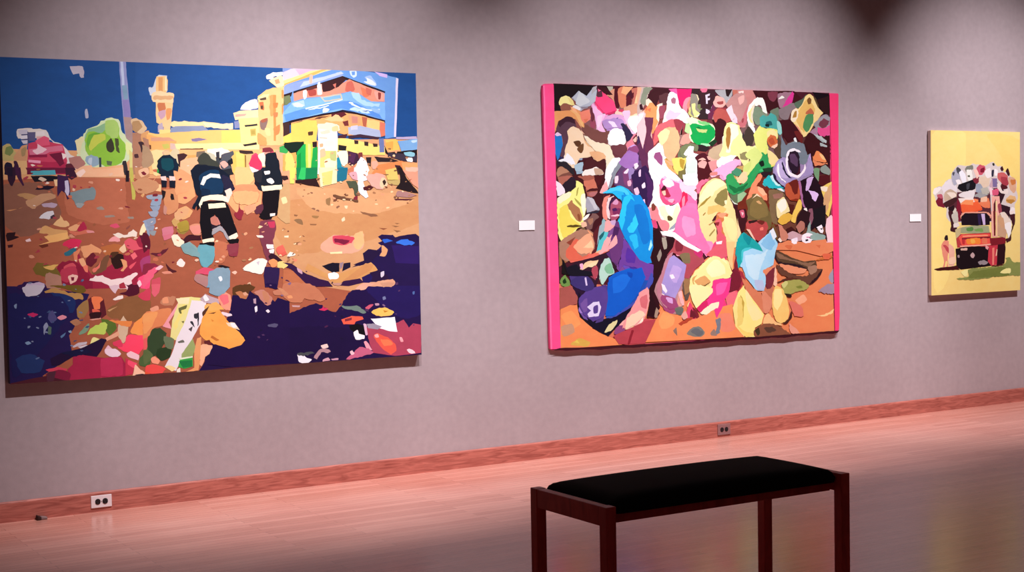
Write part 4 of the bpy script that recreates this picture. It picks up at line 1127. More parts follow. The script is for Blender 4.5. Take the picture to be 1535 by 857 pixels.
CROWD = """
ff5090|-15,1734,-10,1760,9,1772,50,1774,1012,1776,2613,1782,2609,1236,2608,637,2609,136,2605,16,2581,-5,2540,-10,2419,-3,2319,-10,2187,-5,2057,-12,1928,-5,1801,-10,1645,-3,1521,-8,1399,-3,1249,-8,1100,-1,983,-6,839,1,697,-2,557,7,418,2,255,14,148,12,32,23,11,36,8,133,3,705,-5,1238
4a1626|74,1776,1012,1778,2525,1783,2530,987,2558,439,2560,4,94,26,87,703,77,1239
e88858|1470,657,2540,689,2557,4,92,26,86,394,990,402
d8785c|88,460,318,451,760,411,754,4,92,26
8c5048|85,1667,450,1721,782,1685,775,1277,94,1296
8a4440|782,1685,1364,1723,1357,1233,775,1277
6a3038|1364,1700,1669,1731,1662,1233,1357,1233
7c5c5c|1669,1731,2078,1718,2040,1283,1662,1233
5c3030|2078,1718,2504,1680,2499,1186,2073,1283
7c4438|83,1274,469,1275,464,1007,83,1011
9c5a50|1238,1256,1662,1257,1658,996,1235,1046
704030|1629,1091,2532,1186,2541,739,1624,710
5c3a30|1662,1233,2105,1259,2100,845,1719,852
170a10|73,1773,396,1773,378,1696,215,1691,117,1589,73,1595
8a5a5c|285,1526,361,1641,511,1719,662,1703,809,1604,805,1390,656,1389,505,1387,389,1413,284,1479
f4b46c|73,1595,205,1598,221,1558,148,1563,108,1529,82,1456,71,1459
f8f0a0~114,1649,123,1679,159,1698,199,1694,223,1668,238,1635,206,1641,158,1650,122,1629
f0e090~183,1690,215,1674,239,1638,214,1641,199,1664
945a48~122,1629,158,1650,206,1638,213,1591,181,1590,133,1603
b8c0d0|215,1684,273,1733,337,1701,396,1763,421,1767,403,1683,361,1641,286,1599,279,1639
6a6068|223,1681,273,1723,251,1669
c8d0dc~273,1726,345,1681,361,1655,295,1633,263,1652,251,1669
f0f0f0~222,1625,247,1639,287,1626,282,1603,254,1609
98909c|287,1646,361,1651,344,1621,295,1610
e8a068|206,1631,286,1599,294,1546,292,1486,245,1545,213,1591
f08878|278,1593,360,1614,367,1547,318,1520,293,1539
e07858~294,1553,335,1553,318,1526,301,1523
f8b888~214,1624,246,1612,285,1546,293,1492,269,1519,237,1578
b0b0b4|383,1756,421,1771,403,1689,394,1649,365,1641
ff4a80|428,1744,462,1745,510,1699,560,1673,576,1619,509,1591,459,1590,418,1622,398,1669
ff7aa0|429,1751,461,1738,477,1705,527,1666,469,1698
5a3848~403,1730,428,1744,444,1697,419,1676,403,1696
c03058~509,1611,568,1626,559,1599,521,1594
ee98cc~369,1655,394,1659,426,1616,475,1583,534,1588,475,1556,457,1522,425,1535,392,1561,377,1615
f8c8e4~388,1575,475,1573,449,1529,432,1481,411,1481,408,1528
9c4860~363,1547,408,1528,399,1484,362,1500
e4b8e4~440,1481,473,1488,481,1475,457,1471
2a0c14|425,1774,504,1773,544,1727,502,1712,461,1738
b8b8a4|503,1770,554,1771,549,1734,524,1740
d8987c~502,1712,562,1755,572,1660,544,1686
4c0c1c|566,1772,646,1774,601,1627,576,1626,560,1687
d88060~595,1756,663,1771,660,1635,610,1634,594,1688
f0b080|637,1771,722,1773,662,1717,620,1729
5a1424~661,1689,683,1714,704,1691,703,1650,677,1622,661,1648
c07060|705,1759,773,1775,755,1692,703,1629,721,1705
5a1424|713,1732,726,1736,725,1701,712,1698
f8c898|765,1774,812,1776,811,1693,728,1616,660,1621,729,1657
d8a080~635,1627,754,1664,762,1596,676,1567
b8b098|773,1734,812,1762,810,1652,763,1665
401020~771,1651,801,1659,805,1624,779,1624
f8d0c0~568,1626,618,1607,634,1566,592,1565,567,1592
d04060~593,1613,635,1621,634,1600,601,1603
f4c8e4~626,1600,685,1615,693,1567,725,1472,751,1445,700,1458,658,1526
e0a8d8~458,1556,559,1585,626,1580,658,1526,607,1504,541,1530,499,1516,466,1522
b088c8~466,1529,508,1550,575,1551,633,1525,674,1471,624,1470,573,1483,506,1469,490,1502
f0e0f8~503,1523,533,1537,582,1504,590,1490,540,1503
302848|612,1525,633,1532,708,1451,656,1403,632,1471
7060a0|575,1558,592,1565,591,1538,579,1538
e8e0b8~702,1581,809,1604,808,1556,753,1575,676,1553
ffffff~672,1553,702,1574,753,1579,761,1527,742,1458,709,1478,684,1512
ffd0d8|743,1506,809,1597,806,1432,759,1445
e08090~674,1416,725,1458,759,1445,805,1390,805,1349,741,1376,672,1334,647,1361
602030~708,1424,746,1448,785,1425,805,1363,803,1241,739,1241,757,1335,724,1390
f8b8a8~712,1417,746,1438,741,1403,724,1400
c8a0dc~673,1362,724,1383,749,1362,723,1307,655,1320
e8b0e8|655,1320,731,1321,731,1280,687,1240,578,1240,604,1293
a070c0~587,1279,655,1320,723,1300,713,1240,586,1240
ffffff~501,1414,506,1448,532,1479,582,1490,624,1484,645,1457,652,1416,639,1382,588,1373,530,1377,505,1387
703840~521,1370,648,1382,651,1334,621,1293,562,1286,529,1340
4c2030~571,1368,622,1371,605,1354,580,1354
7a3a44~98,1456,100,1516,132,1556,189,1567,229,1551,244,1498,195,1491,155,1497,131,1463
4a1a2c~90,1456,112,1536,148,1560,205,1566,237,1545,244,1512,204,1531,164,1530,131,1510,127,1463
5c3a4c~131,1463,139,1503,180,1524,236,1505,195,1477,186,1411,177,1357,144,1317,145,1397
2078c8|74,1436,130,1450,141,1383,128,1317,95,1270,76,1330
e8c8e8~74,1442,106,1459,138,1447,122,1436,90,1433
1c2c60~111,1290,136,1350,152,1330,135,1284
f8d8b8~186,1431,183,1464,211,1491,244,1495,284,1472,299,1425,323,1385,388,1352,421,1332,454,1305,387,1278,338,1305,281,1304,223,1239,207,1277,159,1290,152,1344,193,1391
f8e8d0~195,1477,220,1491,260,1485,292,1439,283,1412,242,1411,202,1411,190,1437
e8b888~284,1465,316,1412,388,1346,437,1319,387,1298,338,1318,299,1385
5c3420~226,1394,250,1408,270,1398,270,1371,254,1365,234,1381
6c4428~249,1341,282,1365,299,1399,311,1365,298,1321,273,1321
f8f0d8~308,1439,357,1426,422,1393,488,1387,521,1360,545,1306,570,1265,502,1240,486,1265,487,1306,437,1319,388,1352,340,1386
f0b888~338,1318,388,1332,454,1312,470,1278,419,1251,387,1285
e88c60~404,1292,454,1312,495,1299,469,1258,428,1244
48141c~454,1312,487,1316,507,1299,495,1285,470,1292
401018|288,1239,313,1278,371,1302,419,1240
301018|427,1240,461,1278,494,1240
f8f8f8~494,1240,536,1286,587,1286,612,1279,586,1240
98a8c0|240,1284,297,1305,288,1239,215,1239
f4fcff~95,1270,143,1284,160,1344,176,1304,215,1277,223,1251,175,1257,127,1267
201c30|87,1263,127,1270,207,1239,86,1239
3a1424~414,1427,435,1434,447,1410,422,1403
3a1424|324,1446,341,1449,353,1440,332,1436
6c2c3c~364,1615,385,1622,400,1548,375,1534
f8c8a8|284,1479,324,1439,389,1413,365,1419,292,1459
c8b0a8|756,1774,876,1778,787,1597,752,1568
88907c~807,1769,884,1771,840,1722,822,1652,779,1665
f0b08c~755,1767,790,1768,771,1692,753,1651
381420~771,1651,792,1659,804,1624,779,1620
f4c0b0|770,1596,822,1625,926,1648,942,1558,896,1447,869,1350,800,1349,750,1445
f8e0c8~827,1687,866,1698,917,1641,882,1626,831,1653
3c141c|845,1725,910,1772,1015,1772,1023,1741,944,1718,913,1648,866,1695
583040|935,1710,1014,1740,1022,1671,969,1663,939,1676
f09868~813,1611,839,1646,917,1648,924,1544,888,1467,871,1481,881,1571,821,1577
e87850~822,1632,865,1646,856,1612,830,1611
f8d0d8~752,1582,813,1604,819,1501,801,1418,817,1335,766,1390,750,1445
fff0f0|769,1589,804,1597,802,1514,759,1500
68304c~812,1573,890,1568,880,1509,862,1460,869,1391,842,1322,808,1335,810,1432,819,1501
a03850|871,1474,923,1503,931,1447,878,1391
904050~939,1648,987,1656,986,1587,942,1558
f8e8d0|921,1655,961,1670,943,1628,933,1544,916,1565
e02068|1085,1770,1246,1775,1227,1718,1154,1632,1119,1666,1085,1735
f060a0|1024,1768,1094,1774,1102,1729,1050,1748
f890a0~1145,1632,1164,1703,1218,1718,1190,1661,1181,1612
e08878|1181,1661,1209,1711,1227,1704,1198,1619
fdf0f8~1014,1706,1032,1741,1067,1747,1098,1729,1106,1680,1136,1632,1171,1605,1135,1548,1100,1561,1038,1560,1002,1532,967,1531,986,1601,1022,1650
f4c8ec~1040,1706,1093,1722,1110,1659,1154,1618,1101,1631,1048,1651
a86878~1044,1686,1062,1710,1084,1700,1082,1669,1057,1661
f0b8e0~1002,1539,977,1559,1012,1608,1083,1624,1110,1631,1100,1575,1038,1567
ffffff~1101,1631,1145,1632,1180,1605,1224,1543,1170,1535,1126,1562
e05070~1038,1539,1100,1568,1135,1541,1099,1491,1046,1498
9c3c4c~1091,1540,1135,1555,1161,1520,1134,1464,1098,1470
e83860~923,1509,994,1531,1011,1511,949,1482
f06868~896,1447,941,1496,975,1489,948,1434,886,1377
302024|1228,1774,1327,1777,1317,1742,1389,1708,1425,1681,1424,1567,1296,1565,1243,1606,1208,1662
e07088~1300,1773,1363,1778,1354,1753,1317,1749
6a2848|1370,1651,1435,1681,1424,1567,1369,1566
e0d0a8~1209,1697,1227,1732,1272,1737,1290,1706,1271,1677,1226,1669
988868~1231,1718,1263,1726,1253,1684,1231,1676
d8d898~1198,1612,1208,1648,1262,1642,1252,1613,1279,1579,1243,1578
788058~1262,1663,1316,1671,1316,1636,1279,1621
c8c878~1189,1605,1226,1648,1261,1600,1225,1578
f0e8d8~1234,1592,1279,1600,1297,1604,1279,1582
d8c8d4|1353,1729,1385,1751,1371,1680,1352,1672
d8d0e0~1352,1665,1407,1684,1397,1645,1370,1644,1388,1616,1360,1602,1352,1616
58404c|1361,1640,1402,1645,1397,1634,1370,1630
98746c~1143,1520,1099,1491,1133,1450,1205,1472,1204,1395,1159,1394,1106,1373,1115,1436
e8a090~1115,1394,1142,1450,1196,1465,1231,1423,1168,1387
e8f8c8~1171,1563,1225,1578,1278,1565,1351,1545,1405,1532,1432,1496,1431,1447,1384,1382,1276,1395,1213,1409,1196,1451,1206,1521
c0e0a0~1170,1535,1206,1528,1205,1465,1161,1478
10a44c~1201,1521,1242,1536,1314,1523,1387,1531,1427,1496,1431,1454,1403,1418,1357,1389,1267,1392,1222,1416,1209,1451,1223,1472
78c878~1278,1558,1351,1545,1387,1538,1368,1527,1296,1530
0c7038~1255,1504,1296,1501,1359,1495,1314,1502,1278,1515
c0d080~1259,1501,1314,1495,1359,1495,1349,1474,1304,1470,1277,1480
a0e8b0~1303,1396,1366,1396,1384,1379,1312,1376
183820|1366,1396,1431,1432,1449,1411,1403,1375
281c20|1249,1381,1312,1389,1384,1368,1347,1339,1275,1346
905060~1453,1717,1509,1726,1536,1684,1499,1669,1462,1675
e8b0a0~1417,1709,1454,1731,1518,1719,1536,1677,1498,1647,1443,1660
a05048~1453,1689,1508,1712,1517,1676,1471,1668
c05850~1424,1582,1507,1633,1590,1571,1552,1548,1460,1540
983840|1415,1617,1462,1653,1554,1648,1590,1592,1534,1584,1461,1597
3c1018|1405,1567,1516,1562,1505,1455,1476,1383,1449,1397,1432,1496
b88884~1405,1567,1424,1610,1470,1611,1442,1568
a8a8ac|1427,1773,1593,1782,1592,1742,1536,1669,1518,1712,1463,1739
281418|1528,1780,1593,1782,1555,1727,1536,1734
d8d0dc|1555,1713,1699,1731,1697,1515,1645,1543,1589,1542,1572,1613
c07060|1593,1778,1700,1781,1699,1673,1610,1650
f0a888~1648,1765,1700,1774,1699,1659,1666,1658,1652,1715
f0d0e0~1581,1620,1619,1628,1636,1557,1599,1556
c89098~1637,1643,1699,1659,1697,1515,1664,1522,1636,1571
fbf4a0~1515,1498,1543,1541,1590,1550,1645,1521,1682,1457,1694,1356,1642,1313,1549,1284,1456,1262,1438,1283,1494,1369,1505,1441
ffffd8~1505,1483,1534,1527,1589,1549,1617,1542,1552,1513,1542,1470,1531,1369,1495,1383
b08848~1524,1498,1547,1516,1568,1499,1565,1427,1550,1362,1536,1384,1533,1455
a8a060~1531,1323,1586,1330,1624,1324,1577,1312
ffffff|1438,1269,1512,1305,1623,1313,1548,1243,1447,1243
f0b0c0|1548,1243,1605,1291,1670,1277,1660,1243
303038|1677,1457,1696,1486,1695,1400,1681,1421
f8f0e8|749,1404,750,1445,783,1390,799,1335,798,1241,746,1241
402850~750,1438,784,1425,800,1363,808,1308,798,1241,746,1241
a888b8|798,1280,816,1308,841,1260,824,1241
f8b888~948,1447,1002,1504,1081,1477,1098,1435,1114,1366,1078,1309,1051,1281,964,1309,956,1392
f8e8a8~948,1447,1010,1490,1027,1448,991,1392,956,1392
f0a070~1037,1532,1098,1477,1107,1436,1071,1435
e89068~983,1406,1034,1337,1042,1281,991,1351
fff4f8~838,1322,886,1364,939,1392,982,1378,999,1309,989,1241,936,1241,964,1309,920,1329,885,1308,850,1241
9c5080~876,1287,903,1322,938,1333,959,1302,945,1241,884,1241
707858~1114,1366,1186,1394,1240,1395,1276,1381,1266,1339,1185,1352,1149,1324,1175,1282,1095,1288
f8fcff~1145,1324,1186,1366,1231,1375,1239,1332,1293,1311,1238,1289,1167,1303
d8ece8|1158,1296,1238,1296,1292,1282,1274,1242,1166,1242
4c1420~1220,1282,1293,1325,1347,1325,1401,1242,1220,1242
f0b8a8~1274,1282,1320,1297,1346,1276,1328,1242,1274,1242
e0a898~1356,1304,1420,1326,1456,1297,1428,1242,1392,1254
f0d050|1051,1288,1167,1296,1175,1242,1042,1241
fbf090|1069,1285,1158,1289,1104,1242,1051,1253
b89040~954,1281,1042,1295,1042,1241,963,1241
c0a888~1384,1354,1495,1398,1494,1312,1438,1283,1365,1311
c88480|1638,1779,1779,1783,1817,1720,1731,1652,1710,1515,1635,1514
e8a0a0~1656,1715,1685,1741,1708,1724,1684,1695,1665,1658
c87078~1636,1636,1693,1673,1731,1667,1720,1544,1672,1515,1635,1557
a04850~1673,1572,1697,1580,1691,1551,1677,1547
f0d8d0~1648,1769,1695,1775,1694,1759,1657,1755
3c0c14|1779,1776,2175,1788,2253,1731,2174,1655,2115,1654,2017,1652,1949,1614,1901,1635,1893,1692,1826,1741
7c3848~1922,1773,2019,1776,1999,1724,1970,1702,1931,1730
a07888~2019,1761,2097,1778,2155,1772,2096,1690,2037,1659,2018,1710
d83890~2116,1735,2155,1780,2175,1766,2154,1706,2105,1646,2066,1631,2056,1660
f0f0e8~2023,1725,2057,1751,2081,1737,2047,1726
88787c~2027,1652,2154,1699,2213,1700,2193,1656,2144,1633,2114,1580,2055,1579,2026,1608
58705c~2174,1699,2253,1731,2303,1762,2253,1664,2203,1663
6c7c68~1940,1635,2017,1666,2027,1630,2016,1564,1978,1592
140410|2354,1785,2520,1775,2518,1596,2432,1639,2403,1720
604830~2363,1756,2413,1713,2422,1653,2392,1668
f8fcf0~1783,1675,1798,1719,1836,1731,1883,1714,1902,1656,1911,1613,1873,1634,1854,1677,1816,1673
e8dcc0~1729,1573,1740,1638,1778,1690,1807,1698,1787,1647,1777,1589,1795,1524,1767,1523,1738,1545
ffffff~1734,1552,1758,1559,1795,1509,1799,1480,1775,1476,1747,1509
788c70~1782,1596,1792,1647,1821,1670,1854,1655,1891,1613,1920,1606,1862,1547,1824,1532,1795,1553
94a88c~1786,1589,1806,1625,1833,1546,1814,1539
48a8a0~1844,1597,1872,1612,1930,1599,1949,1628,2007,1578,2025,1528,2034,1462,1967,1519,1890,1518,1881,1562
206070~1939,1555,1968,1556,1977,1534,1943,1526
103030~1905,1537,1929,1539,1934,1525,1910,1524
90d8d0~2016,1557,2045,1550,2054,1477,2034,1469,2025,1506
6c4c50|1681,1436,1738,1516,1794,1473,1813,1430,1774,1386,1727,1378,1680,1407
241c20|1690,1457,1748,1516,1756,1473,1727,1386,1690,1414
8c7860~1738,1472,1804,1473,1818,1430,1774,1393,1746,1429
e0e878~1785,1459,1843,1532,1900,1511,1977,1519,2015,1484,2005,1432,1918,1460,1898,1402,1927,1373,1897,1314,1859,1307,1821,1357,1822,1423
f8e898~1909,1497,1957,1512,2010,1491,2015,1447,1947,1461,1918,1460
d06838~1908,1438,1947,1464,1995,1454,2012,1425,1995,1388,1946,1379,1918,1402
b04c28~1918,1431,1966,1439,1985,1395,1937,1388
f8c8a8~1946,1373,2004,1403,2019,1388,1999,1366
584030|2015,1462,2053,1403,2032,1286,2003,1300,1975,1359,2014,1396
f0f8b8|1680,1385,1727,1364,1822,1394,1812,1343,1727,1357,1670,1342
fff8c8~1635,1514,1672,1471,1671,1399,1727,1364,1726,1328,1632,1327
f8f0a0|1633,1399,1745,1357,1734,1243,1687,1243,1632,1313
90885c~1651,1327,1717,1342,1726,1284,1669,1284
c8d870|1734,1243,1774,1364,1821,1357,1802,1314,1782,1243
f0e098|1907,1365,1994,1315,2013,1286,2012,1244,1944,1244,1916,1300
189850~1811,1328,1859,1303,1917,1329,1925,1244,1782,1243
102c20~1830,1263,1858,1274,1887,1256,1877,1244,1839,1244
400c18|2026,1571,2133,1581,2231,1494,2230,1420,2171,1434,2112,1411,2063,1462,2045,1543
6c2020~2172,1493,2251,1494,2250,1405,2210,1435
f0f8f8~2166,1441,2186,1449,2200,1412,2176,1419
f8d890~2253,1694,2303,1754,2328,1770,2363,1749,2393,1690,2442,1631,2412,1586,2371,1563,2310,1495,2250,1472,2202,1523,2143,1581,2154,1633,2193,1663,2233,1649
e8c070~2212,1553,2253,1672,2303,1688,2362,1674,2402,1616,2371,1570,2351,1540
7a5828~2303,1717,2323,1742,2343,1733,2343,1704,2318,1684,2303,1695
f8e8c0~2138,1588,2159,1640,2193,1659,2218,1641,2212,1597,2172,1559
b08038~2158,1603,2178,1648,2203,1656,2213,1627,2192,1586
c86848~2302,1643,2342,1670,2377,1660,2382,1615,2352,1630,2322,1622
7c4830~2342,1637,2377,1630,2372,1608,2347,1615
507850~2246,1524,2292,1613,2352,1622,2361,1570,2321,1510,2270,1480
3c9c68~2291,1554,2311,1577,2311,1540,2296,1510
ec9a80|2172,1552,2212,1560,2251,1509,2250,1472,2211,1509
908090~2371,1556,2442,1609,2493,1625,2523,1596,2512,1528,2451,1512
7c3040~2411,1541,2452,1587,2503,1573,2518,1551,2461,1512
e85898~2401,1534,2471,1505,2522,1536,2522,1468,2471,1453,2411,1482
b088a0~2310,1480,2401,1534,2410,1467,2491,1438,2491,1408,2390,1459,2330,1466,2270,1428
380c14~2270,1421,2330,1481,2380,1466,2410,1430,2517,1468,2514,1245,2328,1245,2288,1317,2259,1376
b0c0c0~2380,1459,2430,1452,2491,1416,2480,1400,2430,1430
a0b0b0~2430,1407,2490,1386,2490,1371,2440,1393
b87068~2345,1451,2370,1459,2375,1422,2350,1421
e88c60~2348,1310,2399,1355,2439,1340,2479,1288,2499,1258,2408,1245,2368,1245
f8c080~2409,1318,2439,1325,2479,1273,2459,1266
788898|2044,1462,2092,1389,2171,1419,2260,1406,2288,1317,2329,1332,2348,1245,2051,1244
90a0a8|2043,1359,2112,1404,2171,1419,2250,1405,2278,1302,2210,1368,2111,1367
ffffff~2096,1330,2121,1360,2170,1371,2219,1361,2234,1342,2199,1350,2150,1357,2111,1338
241428~2105,1301,2121,1334,2155,1351,2199,1338,2219,1294,2218,1245,2110,1244
584058~2120,1294,2160,1346,2199,1316,2198,1245,2119,1244
a890c8|1993,1244,2052,1301,2101,1301,2110,1244
c8a8e0|2228,1245,2298,1287,2329,1336,2343,1245
182040|2056,1279,2071,1279,2080,1244,2066,1244
401018|87,1274,486,1276,466,1099,444,800,409,694,84,703
f8fcff~87,1267,143,1274,215,1268,219,1248,199,1247,143,1261
9cb8cc|231,1241,287,1221,303,1187,246,1181
b88468~89,1187,102,1227,150,1237,198,1214,214,1187,149,1174,101,1161
7c4c40~97,1167,149,1187,198,1194,222,1181,141,1157
b06858~93,1161,197,1174,213,1154,164,1120,116,1111
28202c|87,1274,127,1261,223,1234,222,1181,198,1214,142,1237,94,1234
281828~132,1114,205,1164,241,1140,240,1087,195,1057,147,1074
f8e8f4~84,1141,147,1087,147,1054,90,1041
f8f890~195,1067,236,1100,241,1137,294,1117,305,1053,315,951,297,878,321,843,247,825,222,778,181,759,124,740,93,781,86,1008,138,1047
f8f8d0~90,1028,163,1060,203,1053,170,1020,97,988
f0e060~105,954,169,980,192,899,264,844,215,805,133,753,102,847
b0a850~239,1040,248,1087,261,1093,247,1040
b0a850~227,1026,283,979,274,965,239,999
ffffe0~276,1039,309,1053,316,978,298,898,283,959
b07850~169,980,202,1013,218,986,266,952,285,898,273,864,232,885,193,940
8c5030~245,912,261,919,273,885,256,871
5c4818~155,843,232,845,297,837,231,832,167,833
786040|206,792,296,830,313,817,280,804,214,771
f8f0e8~287,1184,337,1224,386,1245,435,1221,468,1187,418,1174,352,1174,303,1167
c8a890~386,1221,435,1218,468,1187,401,1174
a86050~254,1167,385,1174,384,1120,416,1086,382,1032,333,1039,317,1080,310,1140
d07860~302,1133,384,1147,408,1093,334,1073,310,1100
481018~321,1066,350,1083,416,1089,408,1072,358,1066
b87070~342,1056,416,1065,382,1032,350,1039
4c1018|385,1170,468,1180,433,1113,408,1099
a8a8b4~316,1019,366,1025,406,977,430,943,381,937,323,924
c8c8d0~325,1032,382,1012,414,957,389,944,357,991
282838|315,924,430,940,413,923,323,918
fff8f0~285,884,323,911,347,917,330,891,297,871
7c5854~297,871,347,897,380,924,421,896,379,869,362,816,321,816
a87860~330,877,371,890,371,863,346,843
b08068|271,804,329,816,378,788,384,695,188,700,222,765
f8a878~213,718,279,763,329,809,369,775,360,721,310,697,204,700
d87858|180,712,279,777,279,750,213,700
f0c0a0~272,858,313,864,321,837,288,827
481020~378,802,420,842,409,694,385,734
8cb8c0|410,760,428,841,463,895,494,799,476,693,413,694
58c8d0~414,747,477,793,468,718,442,694,413,694
286060~419,774,461,797,444,770
fff4f8|484,1167,486,1248,520,1276,603,1276,543,1201,499,1085,449,1058,467,1113
f8b0b0~432,1059,467,1119,509,1146,499,1085,465,1052
88909c~518,1208,586,1269,620,1249,568,1187,525,1092,500,1092,534,1160
60406c|551,1153,629,1263,804,1277,798,945,752,1001,684,1071,609,1098,550,1105
7c4070~627,1201,696,1235,720,1174,685,1098,634,1112
9880b8~671,1249,729,1208,703,1167,677,1139,670,1194
301848|721,1208,802,1208,798,952,752,1008,710,1070,703,1139
f8e0f0~555,1126,568,1163,585,1170,584,1139,567,1118
f8e0f8~632,1194,662,1218,674,1215,661,1187,636,1186
f0b8d8~664,1126,686,1143,694,1119,685,1101,668,1108
fff0ff~722,1256,756,1242,738,1218,721,1222
f8d0e8~714,1081,736,1091,757,1063,752,1039,727,1046
f8d0e8~759,1201,772,1211,785,1173,767,1170
f8d0e8~769,1001,799,1008,798,973,777,980
f8d0f0~784,1111,801,1118,800,1087,787,1091
28b8f0~449,1058,516,1078,558,1097,609,1100,659,1084,701,1050,752,1001,798,945,793,684,576,690,603,756,570,839,580,880,605,893,623,934,624,989,582,1023,532,1051
1088d8|625,1064,684,1050,700,1002,716,933,741,863,748,808,796,835,793,684,712,687,696,754,637,783,663,837,656,892,657,947,641,1016
48d0f8~449,1055,533,1092,625,1091,684,1043,717,953,724,891,689,864,664,892,691,933,675,1002,633,1057,566,1068,499,1058
18c0f8~664,858,715,891,736,863,731,822,688,795,659,824
18b0f0~679,768,714,781,747,732,738,686,686,687
0c70c8|751,994,798,945,796,835,757,835,717,953
38c8f8~579,873,622,886,637,810,629,783,595,784,579,825
a8506c~505,949,523,1003,557,1020,590,1003,623,968,623,934,580,893,529,860,513,894
d898c0~531,983,565,1017,586,996,573,976
802c5c~534,935,581,955,614,941,580,907,538,915
f8c8d8~517,901,572,914,597,903,555,897
481c58~530,949,564,955,572,935,538,932
401c48~497,963,510,997,548,1022,565,1018,523,983,513,935
f8d8d8~489,990,498,1024,549,1039,515,1010,505,956,512,881,488,895,480,949
f09080~448,977,465,1024,515,1041,490,1011,481,963,487,868,454,895
f0a8a8~454,855,496,874,554,839,511,806,477,786,445,828
c8a8d0~512,867,554,873,562,839,528,840
805090~485,772,528,819,579,825,619,742,644,688,568,690,510,731
f8b0b0~459,693,485,731,527,778,560,736,551,691
403078|594,756,619,742,644,688,610,689
fff0f8~833,1277,885,1277,945,1222,1006,1236,1120,1145,1128,1110,1109,1047,1039,1068,951,1069,873,1069,839,1153,858,1208
f8c0e0~962,1208,1041,1201,1129,1138,1137,1103,1031,1131,952,1152
703458|893,1277,954,1278,970,1187,936,1222
e8a868~963,1271,1042,1278,1050,1222,1094,1180,1041,1201
f0e070~1051,1264,1131,1278,1166,1258,1147,1194,1094,1180,1059,1215
a88838~1069,1271,1131,1275,1113,1250,1077,1243
787040~1121,1250,1175,1272,1165,1194,1129,1145,1094,1173
f4fcf4~1175,1279,1265,1279,1273,1187,1236,1152,1155,1145,1165,1208
b0c0b0|1201,1194,1228,1208,1218,1173
4a1018|1265,1279,1383,1280,1400,1187,1363,1152,1263,1131
e8a8a0~1274,1258,1310,1279,1355,1265,1328,1223,1282,1230
d89090~1365,1265,1447,1280,1437,1209,1400,1194
fffcf8~1438,1266,1456,1280,1595,1281,1548,1252,1492,1230,1446,1237
e8a0c8~1473,1194,1548,1237,1595,1273,1660,1259,1585,1223,1509,1137,1464,1159
d88078~1382,1187,1446,1209,1483,1202,1464,1173,1381,1173
f8c0d0~1382,1180,1473,1194,1482,1180,1399,1159
c8a060|1575,1209,1651,1238,1693,1245,1691,1137,1621,1123,1566,1187
48906c~1575,1209,1622,1230,1678,1202,1640,1166,1584,1173
f0d0a0~1621,1158,1692,1216,1691,1122,1640,1122
189850~1519,1137,1547,1166,1602,1123,1691,1130,1690,1064,1601,1043,1546,1094
0c6838~1537,1116,1592,1094,1691,1108,1691,1093,1601,1072
607050|1554,1044,1690,1057,1689,963,1619,971,1572,1001
d8e0d0~1554,1022,1600,979,1665,956,1600,971
f870a8~934,1097,952,1152,1031,1138,1110,1117,1127,1068,1234,1011,1261,996,1260,940,1268,855,1302,712,1328,671,1247,673,1158,729,1069,774,1034,788,1107,885,1117,941,1090,977,1020,971,959,999
ffe8f4~956,1132,1005,1159,1049,1131,1057,1103,1013,1090,969,1111
e05080~925,1069,934,1118,951,1062,994,999,1064,998,1037,970,976,971,937,1013
f8b0c8~1003,1006,1056,1012,1046,984,1011,992
b02848~942,1076,974,1107,1004,1076,1029,1034,1003,1020,959,1034
401420~947,1079,969,1105,995,1090,986,1076,955,1069
f8c8b0~951,1062,982,1069,986,1041,968,1034
f8d0e0~1110,1117,1263,1152,1271,1095,1235,1067,1262,1046,1252,996,1181,1046,1127,1054
f4e8f0~1156,1159,1264,1187,1263,1138,1217,1110,1164,1103
e02858~1136,1061,1172,1046,1180,997,1125,941,1090,963,1118,1005
f890a8~1126,1005,1154,1033,1153,983,1134,948
e87090~1253,1102,1308,1141,1372,1145,1307,1095,1289,1053,1262,1046
a83040~1298,1095,1335,1116,1316,1074,1289,1060
f8f8f0~854,979,873,1069,909,1139,930,1132,929,1048,958,985,1028,964,1091,984,1117,941,1125,885,1088,829,1052,788,999,775,955,797,913,860,852,889,836,952
fff8c8~923,951,976,964,1001,908,1045,893,1073,970,1108,942,1089,858,1017,803,974,859
f08890~836,945,897,965,923,930,939,874,991,859,1017,831,999,789,947,797,913,854,869,868,835,903
f0a0b0~819,952,845,959,861,875,835,903
7c3c30~862,972,880,983,901,958,892,937,866,931
5c4828~996,887,1010,897,1045,876,1031,859,1000,863
98a0b0~1008,796,1089,865,1107,871,1070,816
b0888c|933,776,999,768,972,748,937,755
d84878~852,862,895,868,912,812,868,820
f87cb4|1125,885,1180,983,1251,975,1268,855,1284,741,1194,743,1087,787
d0307c~1226,799,1248,770,1257,727,1230,742
fff0f8~1069,774,1140,737,1211,693,1229,673,1175,675,1113,716
300c18|868,799,920,805,955,748,999,754,1069,760,1068,677,866,683
9c404c~1069,731,1113,723,1175,687,1175,675,1077,677
a89c94~946,734,981,748,989,679,953,680
701c2c|989,740,1060,760,1068,677,989,679
f8dc98~1269,954,1289,1053,1326,1102,1381,1141,1436,1153,1491,1137,1537,1101,1545,1037,1581,964,1608,907,1635,820,1644,733,1605,663,1521,666,1504,736,1477,808,1478,880,1442,909,1395,852,1431,795,1429,668,1337,670,1293,755,1268,855,1260,926
fff0b8~1279,1017,1362,1116,1436,1148,1500,1130,1518,1109,1426,1066,1397,1024,1343,1010,1288,982
a08838~1269,947,1324,996,1388,1031,1361,1002,1305,960
8c8048~1415,988,1444,1037,1490,1073,1532,1080,1536,1030,1526,972,1488,955,1452,966
fff0c0~1507,994,1531,997,1526,965,1512,972
f0c070~1360,953,1452,966,1525,936,1488,901,1433,916,1359,896
